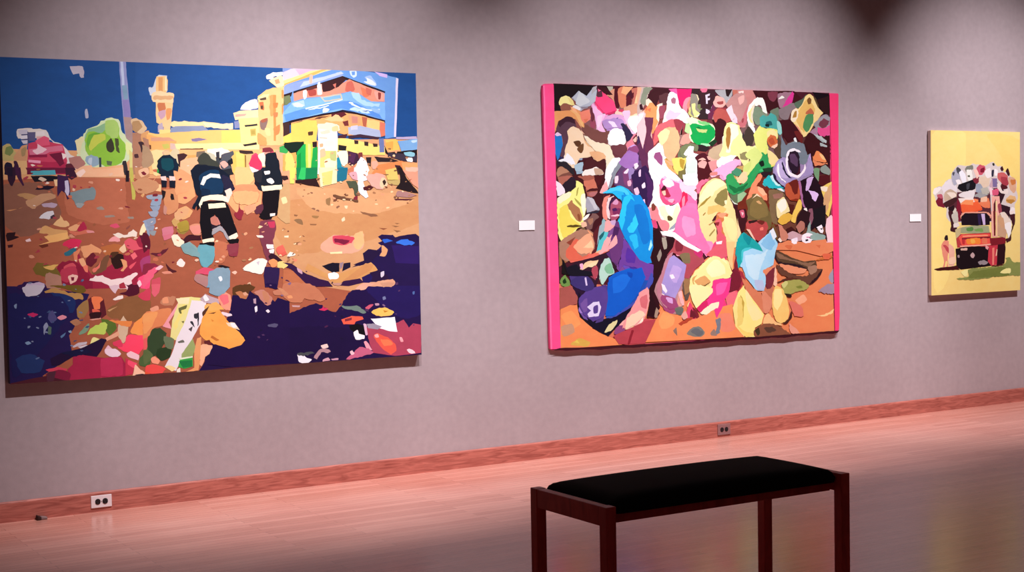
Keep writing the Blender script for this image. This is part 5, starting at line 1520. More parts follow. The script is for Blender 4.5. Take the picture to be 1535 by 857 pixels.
d07848~1358,825,1423,859,1442,909,1478,908,1543,900,1496,851,1477,822,1513,736,1521,666,1429,668,1440,780,1422,838
f0a078~1442,902,1525,908,1496,872,1460,880
e06870~1422,852,1469,866,1486,822,1476,765,1513,721,1512,666,1429,668,1440,780
8c2830~1418,838,1459,844,1449,816,1427,823
a08040~1309,896,1332,914,1336,907,1318,891
a09050~1366,753,1412,795,1417,784,1375,746
a09050|1363,824,1413,856,1418,848,1372,821
fff0f0~1429,695,1485,704,1485,686,1438,680
f8e8a0~1497,879,1580,864,1625,776,1596,705,1541,735
401018|1600,957,1689,956,1686,761,1635,776,1608,892
c07088~1646,928,1689,942,1688,876,1655,884
14a8b0|1619,663,1624,704,1663,747,1686,768,1685,661
702818|1631,1209,1915,1209,1942,1063,2007,813,1909,771,1625,776
20a058~1753,1216,1791,1238,1820,1282,1916,1282,1963,1224,1896,1187,1819,1187,1770,1108,1685,1057,1628,1043,1629,1086,1705,1137
40b870~1820,1282,1848,1238,1906,1216,1867,1202,1800,1209
142820~1830,1267,1868,1275,1887,1238,1858,1231
e8e870|1916,1282,2013,1283,1983,1239,1935,1231
d0e080|1687,1238,1754,1281,1792,1267,1734,1202,1667,1151
f8d8a0~1630,1151,1687,1202,1734,1187,1686,1122,1629,1115
308858~1629,1094,1723,1129,1761,1137,1732,1086,1666,1043,1628,1036
98c090|1628,1036,1685,1057,1713,1043,1665,992,1627,978
281820|1819,1187,1963,1224,1943,1165,1876,1158
40b8b8~1866,1114,1905,1151,1944,1173,2011,1114,2088,1077,2049,1055,1952,1092,1885,1092
c8f8f8~1934,1158,1963,1173,2030,1107,2078,1062,2030,1077,1962,1121
a090b8|1963,1224,1993,1261,2061,1283,2110,1268,2148,1187,2207,1158,2307,1195,2357,1172,2247,1135,2089,1121,2078,1070,2010,1099,1963,1158
c8b0d8|2002,1209,2042,1268,2081,1268,2099,1202,2148,1150,2050,1121,2011,1158
a088b4|2228,1284,2338,1284,2357,1187,2267,1165,2227,1187
fff8ff~1993,1253,2012,1268,2011,1151,2069,1106,2049,1106,1997,1165
181430~2066,1283,2086,1268,2109,1209,2168,1150,2138,1150,2080,1209
fff8ff~2119,1202,2148,1173,2197,1158,2247,1195,2288,1239,2277,1210,2227,1158,2168,1150
281828~2110,1283,2228,1284,2208,1202,2168,1184,2129,1217
6c3050~2139,1268,2208,1269,2198,1224,2158,1209
301030~1943,1158,1963,1165,2011,1114,2088,1084,2078,1070,2010,1092
fff8ff~1924,1151,1943,1143,1981,1107,2078,1055,2029,1062,1952,1107
c05838~2078,1062,2089,1114,2167,1128,2207,1121,2225,1032,2205,995,2126,995,2087,1025
6c2018~2108,1125,2197,1143,2207,1113,2196,1039,2156,1039,2137,1091
8c3018~2126,995,2205,1002,2195,980,2136,988
200818|2217,1128,2337,1172,2377,1157,2468,1150,2465,925,2423,820,2322,762,2243,838,2246,1061
d8b8e8~2286,1106,2296,1150,2357,1161,2336,1120,2305,1061,2276,1061
e8c8f8~2305,1061,2366,1053,2406,1030,2375,978,2345,1001,2325,1038
b070a0~2207,1121,2227,1128,2255,987,2274,927,2244,957,2226,1039
fff8f0~2259,927,2284,934,2294,912,2264,906
98a088|2352,1217,2418,1225,2407,1127,2377,1157
8c9890~2428,1225,2479,1247,2524,1217,2519,1180,2438,1202
501018|2417,1172,2519,1180,2523,1105,2457,1082,2406,1113
f0d068|2426,1083,2539,1127,2547,984,2505,864,2465,895,2497,1022,2456,1007
d8a878~2456,1022,2538,1112,2543,1044,2496,924,2465,880
f8e8d0~2426,1090,2497,1086,2487,1052,2436,1060
f8d0d8~2485,849,2536,879,2551,803,2549,652,2503,640,2474,774
f8f0f0|2383,783,2433,809,2453,760,2423,745
201018|2403,776,2443,782,2433,760
181018|2324,912,2476,955,2474,797,2383,776,2343,822
8c5868~2304,919,2344,926,2353,851,2323,807,2303,867
806848~1923,1070,2029,1062,2078,1025,2009,974,1988,901,2007,813,1939,843,1922,990
a07060~1961,1034,2058,1048,2048,1011,1970,1004
f8e8a8~1994,960,2009,989,2068,1018,2125,914,2076,900,2037,856,2007,864,1993,894
fffce8~1999,960,2038,996,2077,1003,2096,944,2037,901
501c14|2106,966,2165,958,2165,899,2135,870
f8d060~2145,884,2205,995,2235,987,2239,935,2194,884,2174,825,2134,840
e8b848~2086,900,2145,884,2124,840,2046,812,2007,842,2047,886
2c1018|2194,869,2244,927,2324,897,2303,822,2242,749,2183,765
b87868~2183,795,2223,839,2263,823,2262,778,2212,750
401414|2084,782,2134,799,2183,765,2163,736,2094,752
94b0a8~2292,778,2323,844,2327,762,2463,729,2463,692,2341,695,2282,748
d0a8b0~2084,738,2143,766,2242,734,2281,711,2202,690,2103,708
fff8ff~2242,734,2302,751,2342,732,2302,725,2292,718,2341,702,2321,680,2261,685,2232,705
e088b0|2282,722,2322,721,2322,714,2282,712
f8e8f8~2128,700,2192,717,2192,683,2152,673
d08870~2007,813,2036,812,2104,737,2093,708,2044,694
f8e8d8~2005,710,2025,720,2044,694,2025,687
e8885c|2034,680,2103,700,2241,682,2473,699,2503,640,2005,653
f09068~1712,992,1751,1093,1809,1165,1848,1187,1857,1158,1808,1100,1856,1071,1903,1041,1903,990,1798,1028,1750,999
f8b890~1818,1093,1865,1078,1903,1034,1865,1027,1827,1056
706038~1703,992,1750,1013,1769,1035,1808,1042,1846,1020,1893,976,1930,902,1949,843,1929,785,1861,772,1719,818,1721,934
847040~1750,970,1798,1020,1845,1013,1893,968,1911,888,1815,860,1739,890
f8d8b0|1760,1006,1808,1042,1855,1012,1807,1027
d8a870~1802,984,1826,992,1854,969,1835,965
b84848~1700,818,1729,854,1853,845,1901,829,1910,785,1870,728,1822,699,1765,730,1719,774
6c2820~1805,846,1872,848,1877,830,1852,816,1814,831
301818~1729,847,1805,853,1805,838,1738,829
f08070~1833,794,1862,801,1866,779,1838,776
f8c8b0~1709,789,1738,781,1794,707,1765,723
18a8a8|1623,663,1624,733,1681,768,1718,745,1775,701,1812,658
a8d8f8|1812,685,1909,741,1929,778,1986,696,2005,653,1812,658
e8f0f8|1899,727,1929,770,1948,726,1918,697
3c1018|1627,928,1702,934,1720,876,1690,782,1652,761,1626,849
c85870~1645,920,1683,927,1692,876,1663,870
e8c0c8~1659,913,1683,906,1673,884
f8d8a0|1626,870,1635,820,1657,761,1624,719
70502c|1939,814,1968,828,2006,739,2005,695,1967,725
a87048|97,738,197,735,143,658,163,604,94,572
e87060|148,649,165,710,239,734,608,725,563,691,475,657,409,632,280,610,184,595
f8c090~207,709,368,731,564,726,519,683,420,659,323,653,238,690
e06850~153,657,196,700,270,672,334,643,269,610,184,613
f8b090|195,639,281,667,259,654,205,630
804028~356,669,379,731,411,730,388,677,366,660
40b0b0|406,730,454,729,442,676,404,668
301428|162,569,237,602,366,625,475,657,607,689,605,564,560,538,429,516,384,420,319,440,182,516
583070|475,648,608,725,663,724,717,632,671,544,582,538,518,602
7a4894~607,707,673,670,739,578,705,543,604,519,560,547
f8d0a0~257,557,322,600,409,606,386,571,332,564,278,544
f8e0b0~311,565,354,590,403,597,375,567
f0b0d0~258,584,285,587,284,552,268,548
141010|114,527,121,636,162,552,235,523,310,525,310,507,182,507
141010|572,556,629,653,634,626,594,564
984058~342,519,386,571,408,552,385,473,353,492
f890a0~375,527,397,553,396,491,379,491
b0d8d0~418,516,430,578,496,621,528,557,538,512,483,496,439,471,417,463
88c8a0~451,551,506,585,538,521,472,506
b09878~417,472,439,480,449,444,433,440
70984c~102,484,140,518,181,454,149,434,107,449
183818~118,474,139,496,149,465,128,457
a85850|96,432,202,445,244,408,231,320,93,291
48387c~171,508,310,511,341,475,341,439,384,420,297,406,244,426,202,445
281030~186,454,244,421,298,428,362,403,384,455,394,402,297,379,253,346
1060c8|494,487,560,520,693,543,772,558,791,540,789,431,667,318,599,240,510,209,467,211,480,336,492,424
1870d8~560,511,693,543,760,486,669,426,581,439
0c50b8~491,371,580,403,668,345,600,258,511,227,479,282
1828a0|648,508,670,499,659,463,642,491
503c88~242,311,264,363,318,396,405,428,482,434,480,336,445,203,358,199,272,230,241,276
6c50a0~241,276,275,354,361,359,447,337,434,222,358,199,283,220
6848a0~329,396,449,426,469,354,425,338,339,351
a080d0~242,311,263,319,284,256,252,266
c8b8f0~311,290,339,324,414,325,424,284,402,237,359,243,380,251,397,286,381,304,349,297,359,270,332,236,310,228
3c3080~365,305,387,309,397,268,381,255,365,270
e8d0f8|293,493,307,494,319,440,306,439
28e8ff~696,705,741,713,752,677,718,669
4060b8|467,220,599,249,713,370,789,449,789,394,689,290,599,222,510,200
160c20|232,338,254,399,264,345,241,276,283,220,358,190,467,211,577,223,689,290,711,253,576,169,486,93,400,134,335,147,241,240
503c80~357,163,412,223,445,203,378,144
e0d8a0~454,113,488,156,560,188,542,153,487,111
f8b8b0~711,289,758,359,788,376,785,176,709,126,597,132,576,169,666,219
f8e8a8~653,165,755,223,766,177,686,136
904880~553,153,609,159,619,104,530,100
c84c50|541,81,619,113,709,144,785,158,782,13,618,23
f09058|99,291,178,314,231,311,251,231,336,164,411,116,552,63,595,24,88,28
f8a060~103,247,188,278,261,186,175,155
c89878~102,177,186,190,207,136,121,105
d8b050~173,58,248,89,334,58,312,32,226,37
e0c858~195,66,227,82,248,54
8c2028~629,40,675,101,685,82,651,30
1890e8|737,722,850,720,837,629,859,574,735,560
0870d8|735,587,825,566,778,486,733,469
6848b0~778,486,802,539,870,555,857,446,788,385,732,415
0858c8|734,514,790,512,789,422,732,379
300814|861,719,1079,714,1078,659,986,625,938,535,880,446,912,316,922,261,875,190,807,203,844,338,857,483
a8988c~894,618,929,663,940,635,916,581,893,582
988880~953,717,987,716,998,661,969,671
c04850|1078,659,1138,713,1314,708,1289,597,1216,488,1169,481,1159,592,1066,622
e870a0|1173,712,1289,644,1266,635,1138,713
ff90c0~1278,709,1386,707,1409,650,1336,605,1301,653
e04878~1385,651,1422,706,1530,703,1516,563,1456,583,1408,622
fff0f0~1427,696,1494,699,1481,681,1433,682
8c7850~1089,622,1148,648,1194,610,1182,545,1147,555
f8a0b0~1066,632,1125,635,1113,617,1078,613
b8888c|867,391,938,498,974,598,1020,624,1158,546,1145,435,1097,345,1131,279,1071,208,1002,220,923,288
a890d0~961,534,1008,615,1055,614,1147,546,1146,500,1086,382,1050,319,958,351,948,443
c0a8e0~996,551,1077,558,1134,510,1063,439,994,441
f8e8f8~1006,487,1035,490,1052,462,1035,456
fff0f0~931,434,976,396,958,342,923,334,953,379
f0c0d0~1076,484,1123,510,1110,446,1075,438
a84878~935,315,1050,329,1072,254,1025,210,956,250
c890d0~980,313,1027,320,1037,265,1003,275
e8a090~1072,281,1085,355,1109,363,1131,288,1107,261
605048~1121,409,1157,481,1204,480,1178,323,1143,306
a07850~1133,436,1169,481,1192,452,1179,360,1143,343
fbf0a0~1179,397,1204,470,1276,533,1336,577,1420,617,1528,572,1564,486,1551,458,1430,434,1381,389,1380,352,1296,308,1248,255,1213,303
fff8b8~1288,523,1408,613,1516,563,1551,477,1430,453,1358,474,1275,486
d8a860~1204,452,1275,486,1358,455,1381,426,1309,397,1227,404
a88848~1239,423,1310,411,1358,427,1369,418,1309,392
f8f0a8~1179,388,1250,394,1393,379,1356,334,1248,264,1213,303
f03c90|1394,435,1539,449,1538,373,1500,290,1428,293,1356,315,1284,281,1380,352
ff60a8~1429,415,1526,440,1477,348,1428,350
e03868~1248,264,1356,306,1379,286,1283,244,1259,236
fff8c8~1271,207,1331,251,1427,289,1445,255,1378,211,1306,196
f04080|1427,284,1500,290,1524,242,1474,178,1414,181
f07080|1500,328,1623,360,1597,248,1524,242
f8c888|1506,704,1603,701,1577,589,1576,495,1540,552
18a8a8|1615,701,1685,699,1683,519,1613,522,1602,617
a8e0f8|1626,569,1684,614,1683,510,1650,520
601428|1551,439,1576,504,1613,522,1649,483,1648,416,1623,351,1549,354
e85060|1637,492,1682,434,1635,341,1598,342
f4945c|934,251,1002,220,1106,197,1117,159,1247,171,1427,237,1573,258,1571,136,1676,16,793,30
f8a868~909,170,956,232,1048,190,1024,127,931,114
f08c70~1426,181,1547,193,1594,77,1472,65
ff5080~1153,176,1166,259,1212,247,1259,189,1211,164
7c2030~1189,258,1247,227,1265,184,1235,172
b84830~1082,142,1141,167,1247,176,1164,157,1105,127
e8b0a0~1106,197,1142,232,1164,185,1129,168
f8e8a0~1160,268,1184,295,1189,248,1171,240
7c7468~1049,255,1119,261,1106,215,1060,227
808078~1151,65,1198,108,1258,115,1316,74,1304,47,1233,41
686c70~1186,81,1246,106,1304,65,1257,45
8c7468~1035,99,1064,116,1069,60,1046,80
78808c~1413,153,1462,160,1448,57,1400,41,1425,106
988074~1364,62,1400,88,1424,40,1376,42
c85058|728,179,796,194,875,181,840,128,782,22,725,21
f8b0a8~731,324,799,394,833,356,820,266,773,177,728,152
fff0d8~729,216,774,232,773,177,728,161
500c18|866,282,922,224,898,198,807,198
a8907c~843,301,877,281,910,243,898,198,876,199
f8e890|1572,230,1623,341,1681,387,1676,16,1595,96
14a8a8~1623,701,1784,697,1858,638,1845,619,1696,642,1671,577,1621,521
50c8d0~1672,643,1747,688,1833,639,1783,626,1696,628
a0d8f8|1684,624,1845,619,1846,696,1998,692,1972,635,1958,549,1881,494,1868,446,1867,341,1804,343,1694,443,1670,529
c8e8fc~1696,604,1820,610,1831,505,1756,431,1694,491
b8d0f0~1755,393,1868,427,1873,345,1804,343
a83040|1621,503,1670,482,1693,424,1618,332
d8805c~1657,444,1755,374,1841,313,1865,216,1852,159,1778,249,1693,358
f8c8a8~1868,465,1945,511,1983,510,1994,384,1956,376,1919,473
c87858|1868,456,1970,510,1956,376,1954,231,1902,176,1865,235
702438~1874,436,1919,464,1957,501,1943,405,1905,349,1880,369
e09070~1842,332,1879,331,1942,270,1915,185,1865,178
fbf090|1618,332,1668,378,1766,278,1865,168,1839,102,1776,77,1775,10,1688,15,1615,105
c8a848~1643,322,1679,263,1665,150,1654,226
f0d878~1618,285,1655,302,1665,131,1615,95
fff0a8~1693,358,1766,259,1852,159,1764,125,1703,224
f8e078~1615,95,1688,53,1775,29,1688,13
f8d078~1949,318,1981,375,2044,343,2082,284,2107,185,2093,128,2028,92,1965,134,1941,232
fff0a0~1968,346,2032,344,2043,266,1991,191,1954,241
f8c888~1851,121,1902,176,1965,115,2041,82,1990,85,1864,91
88543c~1776,67,1864,101,1990,85,2117,10,2027,0,1775,10
583c30~1863,72,1939,78,1977,47,1901,32
403420~1775,58,1813,75,1825,36,1800,18
48241c~2041,92,2093,118,2132,184,2132,135,2080,90
58402c|1959,606,1997,629,2137,572,2253,540,2371,546,2384,506,2279,475,2175,513,1996,548
8c6850~1984,615,2124,563,2279,529,2371,536,2292,499,2162,542,2022,566
2c1820~1959,606,1984,586,2009,547,2214,517,2305,474,2162,504,2008,533
ec9870~2008,528,2123,515,2279,480,2252,452,2123,456,2046,498
684030~1983,529,2059,488,2148,446,2278,431,2370,477,2437,475,2396,407,2317,366,2213,395,2097,428,2020,460
2c1018~2304,372,2383,428,2437,480,2423,436,2356,380
a88068~2292,499,2371,507,2384,467,2317,440
a8a858~2032,363,2096,409,2213,405,2303,362,2277,334,2173,318,2082,303
d0d080~2032,382,2084,405,2096,380,2057,352
808838~2173,357,2225,365,2238,345,2199,342
301c14~2057,314,2121,306,2134,286,2095,283
582c20~1981,394,2097,428,2226,414,2122,408,2045,401
a08cA0~2395,319,2489,365,2562,362,2561,292,2461,297
a09cb0~2503,423,2563,481,2562,381,2529,373
f8b088~2172,260,2250,296,2289,255,2210,219
f8d090~2380,138,2460,139,2554,174,2540,145,2459,124
c87038~2358,546,2518,581,2544,560,2437,544
c86040~2087,661,2138,660,2125,631,2099,641
f8c8d8|2479,680,2559,678,2558,644,2505,645
e8a088~2105,88,2144,67,2208,14,2117,19
e07868~2107,253,2223,219,2249,139,2158,144
c8785c~2359,664,2412,653,2399,633
1890e8|652,738,794,734,831,729,835,611,817,548,772,558,717,614,679,670
28e8ff~691,714,725,736,752,704,746,672,718,669
a0f0ff|829,720,843,738,836,665,821,657
6848b0~673,670,717,623,772,558,817,548,816,484,737,496,660,517,605,555,628,617
4030a0~672,571,738,541,783,522,738,505,671,526
1060c8|549,516,660,544,749,523,772,540,782,486,759,423,668,336,601,348,558,422
1c50b0~601,339,668,336,758,414,816,502,827,448,789,394,689,290,610,240
0c50b8~569,430,614,456,692,453,669,417,601,366
5c1c24|372,789,445,869,428,728,391,659,355,648
b08068~103,736,202,792,301,819,371,765,384,683,298,636,156,607,101,644
e06850~151,677,229,757,274,721,235,663,283,629,184,606,150,640
f8b088~207,699,300,776,350,789,375,718,355,660,272,653
8c4030|152,729,229,768,186,711
f8d0a0~284,691,356,742,370,689
58c8d0|406,700,436,799,498,792,444,681,395,661
9cb8c0|399,706,423,834,474,869,458,798,436,787
206068~418,764,465,801,450,763,428,740
6a3878|496,697,560,867,619,855,627,676,587,558,519,596
482058|545,832,589,820,573,772,529,762
f8b0b0~442,693,483,763,515,736,492,697,559,773,569,716,484,666,412,644
281848|615,659,634,652,584,570,570,577
602c50~747,1376,796,1410,843,1299,833,1154,793,1221,760,1321
904878~664,1353,733,1376,760,1343,703,1265,663,1287
a070b8~594,1264,677,1342,759,1310,744,1243,648,1220
301848~696,1176,758,1215,814,1243,848,1198,881,1109,869,1019,825,947,755,1053,714,1109
482058~813,1198,881,1109,866,1008,830,963,825,1109
f8e0f0~717,1248,745,1259,752,1232,730,1215
f0c8e8~758,1204,774,1215,774,1167,757,1165
f8e0f8~781,1109,806,1126,811,1092,786,1085
f8c0d8~721,1076,745,1093,761,1053,734,1037
f8d0f0~771,998,803,1011,809,975,784,973
f8d8e8~558,1165,585,1171,578,1121,553,1123
f0b0c8~660,1132,685,1141,690,1104,666,1101
e8885c|2009,683,2554,673,2553,609,2421,574,2178,625,1983,632
d87048~2068,663,2145,661,2127,634,2093,640
d87048~2369,656,2421,657,2412,634
e06848~2438,589,2526,589,2508,548,2455,552
1ca8a8~1608,550,1616,675,1679,759,1752,728,1817,682,1861,624,1759,654,1685,623,1663,561,1630,514
0c9098~1679,759,1752,728,1727,672,1678,723
48ccd4~1661,642,1743,659,1726,637,1676,598,1660,548
a8dcf8|1677,626,1759,649,1861,622,1817,692,1935,768,2002,678,1975,608,1957,524,1865,489,1892,414,1868,351,1791,348,1707,434,1662,521
c8ecfc~1693,598,1841,606,1908,642,1840,517,1806,417,1724,458
88c4ec~1842,682,1935,756,1976,678,1925,629
e8f0f8|1926,769,1960,793,1993,729,1959,704
b8c8e8~1772,418,1855,415,1871,354,1805,351
e89068~1856,485,1965,523,1973,500,1889,455
7c2c38~1886,452,1970,507,1955,386,1913,350,1888,376
7c2030~1552,377,1586,501,1608,612,1626,499,1658,423,1624,349
fff8ff|2235,724,2266,738,2326,735,2318,722,2274,720,2262,700,2304,712,2335,698,2321,678,2274,674,2239,687
30202c|2269,700,2297,704,2300,691,2274,687
fff8ff|2381,788,2432,808,2444,789,2414,779,2451,760,2440,742,2419,753,2405,774
fff8ff|2137,707,2159,712,2166,689,2190,705,2186,673,2158,669,2135,682
280812|873,799,924,810,941,641,981,737,1042,759,1079,686,986,621,935,508,893,437,861,342,890,268,869,196,812,211,835,319,832,439,863,559
a8a090~943,744,981,731,992,676,964,664
988c80~903,618,934,665,941,623,918,581
b04c58|1065,747,1288,637,1322,569,1231,516,1176,451,1130,465,1150,549,1117,612,1040,638,986,621,1041,675
802838~1072,735,1134,709,1117,648,1063,650
807050~1098,622,1179,637,1190,558,1131,567
f878b0~1074,868,1138,965,1261,926,1290,791,1370,666,1351,617,1272,641,1165,718,1058,777
ff98c8~1136,892,1229,866,1243,767,1165,745,1120,819
c83070~1242,682,1304,631,1287,594,1225,633
fff0f4|933,788,1058,780,1165,710,1291,651,1260,637,1133,688,1042,747,951,761
7040a0~626,745,710,659,827,574,869,558,858,462,795,462,737,539,619,564,572,530,603,650
5830a0~651,685,724,635,708,576,635,590
1090e0|613,1042,763,1041,836,944,870,823,869,679,827,569,753,596,680,684,626,757,588,829,608,935
0c78d0~715,969,789,969,832,860,845,728,785,705,742,802
28c8f4~581,862,609,968,631,1027,690,1041,721,991,689,1015,650,968,634,875,609,802
30d0f8~653,813,698,862,720,912,745,838,715,794,667,783
28c0f4~671,759,726,778,743,694,711,669,688,717
a8f0fc|829,666,852,735,864,694,838,658
0b5ccc|483,450,557,519,678,531,770,546,802,477,740,371,647,277,526,223,458,227,474,335
1870e0~530,475,618,507,677,481,617,400,529,380
0a48b4~648,518,692,510,684,475,655,488
4450b0~526,223,674,299,794,402,853,508,865,438,751,320,646,241,482,208
0e0a24|240,413,255,319,310,222,354,149,480,89,527,128,601,184,706,274,824,389,794,387,673,276,526,211,381,183,274,283
e0d8a0~451,117,488,168,554,194,547,165,502,126
584090~246,354,339,423,471,420,480,323,448,227,355,196,260,272
7454a0~258,321,312,354,311,272,282,261
e0d8f8|311,295,362,326,409,328,426,290,404,229,364,229,324,226,313,248,342,270
584090~363,293,400,305,396,253,365,250
3c3070~176,464,230,500,343,484,374,433,327,398,229,425
d8c8f0|294,489,308,492,317,441,304,438
120e1e|107,635,147,564,232,585,262,543,387,527,372,502,188,508,158,523
b04858~352,552,395,568,404,515,372,480
b8e0d0~413,526,460,615,513,588,540,513,487,497,443,440,420,467
80c098~459,560,510,582,535,516,480,512
f0a0a0~685,275,749,370,818,406,833,316,791,222,716,154,594,136,628,206
d87078~748,334,816,356,807,260,762,274
f8d8b8~643,205,747,248,791,222,701,154,627,128
b84450|523,89,790,174,884,186,822,75,788,22,569,30
8c2030~640,34,678,116,693,115,662,29
c08090~897,410,994,615,1043,640,980,531,929,363,1038,307,1068,257,973,261,910,325
a898d8|942,433,1009,603,1048,622,1157,549,1133,452,1053,319,941,360
c0a8e4~1039,553,1115,526,1068,430,1007,469
a04878~944,350,1050,321,1080,259,1003,250,928,314
d8a8e0~974,331,1027,322,1035,285,989,300
fff0f8|1007,484,1038,489,1056,461,1025,456
fff0f8|935,429,963,416,987,375,975,359,945,386
f0b8b8~1079,357,1113,367,1134,275,1114,267,1096,307
687068~1057,248,1126,250,1110,202,1064,211
e06070|1332,615,1431,687,1456,788,1515,737,1529,599,1445,575
fff0f0|1423,704,1482,710,1476,688,1431,687
fbf0a0~1219,434,1286,520,1398,606,1477,579,1569,486,1556,446,1412,439,1363,404,1253,396
fff8c0~1334,519,1414,584,1493,538,1508,476,1380,455
e0a868~1227,436,1317,470,1376,418,1284,389
b08848~1238,411,1332,402,1372,419,1284,385
fbf4b0~1180,387,1238,411,1382,381,1398,353,1283,271,1251,236,1205,300
f03c90|1392,428,1559,444,1541,337,1492,287,1476,238,1423,165,1393,242,1330,257,1279,247,1391,341
ff60b0~1427,404,1523,413,1490,339,1426,329
d82868~1243,245,1330,296,1345,259,1282,212
fff8d0~1279,210,1377,270,1444,279,1434,240,1329,195
781c30|1553,459,1589,504,1641,483,1647,383,1603,357,1535,341,1575,411
e84870~1157,231,1189,290,1219,203,1179,174
6c1c2c~1196,241,1242,190,1218,172,1180,187
b84830~1094,136,1156,175,1211,179,1156,145
7a4a44~278,1534,396,1482,516,1473,501,1396,408,1395,316,1448
e8a064|74,1595,214,1603,305,1556,317,1491,252,1544,174,1559,108,1531,88,1466,74,1466
f0b878~201,1608,292,1572,306,1491,271,1523,239,1577
f08870~286,1594,358,1601,364,1563,311,1524,289,1545
e07858~307,1545,347,1552,330,1522
5a3c4c~88,1466,108,1520,161,1559,213,1554,251,1501,212,1490,178,1446,170,1371,143,1295,117,1306,145,1392,133,1445
3c1c2c~106,1520,161,1559,219,1560,245,1512,212,1520,160,1527,121,1488
f8dcb8~184,1414,179,1468,212,1495,257,1490,296,1459,321,1383,393,1340,353,1296,273,1285,226,1220,155,1263,157,1338
f8e8c8~322,1426,408,1395,515,1379,541,1330,554,1286,485,1220,493,1275,446,1319,380,1351
e8b484~353,1329,447,1329,486,1297,445,1253,392,1285
5c3820~225,1398,269,1404,288,1388,275,1359,242,1371
6c4628~251,1350,304,1388,303,1345,280,1320
4a1a20~302,1252,353,1296,412,1264,479,1286,471,1198,405,1231,285,1203
a8c4d4~226,1241,299,1263,285,1198,239,1203
f4f8ff~101,1268,155,1284,169,1322,208,1295,233,1252,207,1247,155,1268
282028~90,1262,168,1263,226,1198,219,1176,141,1230
ffffff~502,1407,505,1445,544,1484,598,1490,641,1458,651,1392,609,1373,542,1374
6c3840~521,1372,651,1381,657,1342,608,1298,554,1319
f8fcff~485,1215,540,1286,608,1289,552,1220,517,1154,503,1099,477,1154
f4c0e8~489,1461,416,1482,398,1569,375,1655,412,1629,465,1587,491,1582,453,1526
ffd8f0~418,1569,464,1576,436,1504,423,1482
ff4880|400,1691,457,1745,523,1690,584,1614,552,1588,491,1580,441,1622,406,1662
d02c60~492,1587,573,1611,562,1594,518,1580
5a3040~411,1713,457,1743,464,1701,427,1695
b8c0cc|222,1686,275,1733,347,1687,421,1749,406,1667,359,1633,280,1626
d0d8dc~275,1731,347,1682,359,1660,286,1632,247,1652
3a1018|428,1768,495,1762,548,1717,521,1712,474,1723
b490cc~457,1537,558,1559,626,1551,653,1497,571,1495,490,1483
f0e0f8~507,1533,545,1539,585,1501,544,1501
2c2444~609,1518,639,1527,713,1448,665,1403,645,1464
f8ffff~670,1541,709,1573,764,1574,749,1509,721,1470,687,1497
f8c8cc|749,1509,820,1600,832,1489,795,1354,762,1443
6a304c~814,1566,889,1568,881,1500,862,1444,886,1400,871,1310,815,1332,831,1455
f09c60~827,1600,856,1667,919,1658,938,1569,887,1461,873,1467,889,1568,819,1568
e87850~834,1622,869,1634,862,1606
3c141c|842,1706,906,1752,1019,1767,1026,1739,948,1720,911,1641,877,1679
5a3438~941,1720,1019,1739,1015,1671,961,1659
f8e8d0~926,1652,968,1668,946,1614,931,1535,914,1579
98485c~939,1647,989,1648,974,1580,942,1557
fdf0f8~1011,1705,1033,1745,1064,1749,1097,1724,1110,1662,1156,1601,1159,1550,1087,1555,1030,1548,986,1502,966,1524,995,1603
f0c8ec~1031,1627,1073,1605,1131,1606,1087,1571,1016,1548,995,1575
a8687c~1042,1694,1064,1712,1084,1701,1077,1667,1050,1670
e86870~902,1490,952,1530,1044,1559,1116,1561,1108,1504,1015,1503,950,1457,900,1411
f8b888~950,1457,1001,1502,1086,1504,1114,1436,1098,1357,1039,1266,983,1311,970,1367
f8e8a8~922,1445,986,1497,1029,1480,999,1412,949,1378
9c3c48~1058,1560,1108,1561,1144,1527,1114,1470,1086,1492
fff4fa~836,1321,886,1366,935,1395,963,1356,983,1266,1010,1221,1109,1153,1094,1131,981,1165,938,1153,897,1187,848,1198
985080~885,1299,899,1327,941,1333,962,1288,954,1243,919,1266
f8b080~969,1288,1039,1266,1112,1300,1068,1244,1025,1244
f0dc70~1047,1289,1126,1295,1169,1278,1139,1210,1081,1198,1056,1232
b89838~1111,1289,1154,1278,1139,1216,1118,1233
788058~1112,1357,1185,1386,1214,1381,1176,1301,1126,1301
f8fcff~1148,1323,1192,1375,1235,1375,1228,1335,1271,1313,1212,1301,1169,1312
d0e0d8~1169,1289,1242,1301,1262,1244,1225,1153,1174,1164
f8ffff~1138,1176,1240,1187,1268,1153,1260,1107,1152,1108
8a8478~1216,1733,1260,1740,1281,1701,1273,1643,1301,1621,1243,1586,1214,1608
e0dc90~1222,1665,1259,1677,1255,1632,1294,1604,1243,1586
3a1c24|1282,1763,1436,1773,1435,1716,1390,1635,1302,1644,1303,1712
d8d0e0|1347,1736,1388,1747,1384,1732,1366,1728,1366,1714,1388,1717,1385,1701,1367,1698,1367,1674,1352,1674
e07090~1304,1775,1362,1783,1355,1757,1318,1753
e8b0a8~1417,1681,1450,1719,1502,1723,1527,1684,1501,1654,1442,1653
a04848~1449,1688,1502,1697,1509,1678,1464,1673
b85850~1411,1589,1449,1642,1523,1638,1605,1570,1529,1557,1485,1579,1433,1544
3c1018~1432,1532,1477,1573,1529,1551,1513,1464,1475,1418,1431,1429
c08c88~1531,1672,1600,1743,1705,1758,1727,1677,1704,1618,1657,1548,1613,1605
f0b0a8~1644,1721,1698,1746,1697,1700,1659,1675
e0d4dc|1531,1638,1584,1674,1612,1582,1582,1558
fbf8f0~1726,1619,1750,1678,1812,1726,1874,1728,1896,1681,1903,1634,1857,1669,1811,1691,1773,1667,1756,1573,1786,1503,1755,1503,1733,1549
f0e090~1737,1619,1773,1661,1756,1585,1779,1550,1751,1555
7c9078~1779,1585,1788,1649,1819,1668,1857,1628,1919,1611,1856,1551,1809,1533
48a8a0~1841,1586,1872,1604,1918,1599,1950,1624,2004,1595,2011,1507,1933,1517,1855,1522
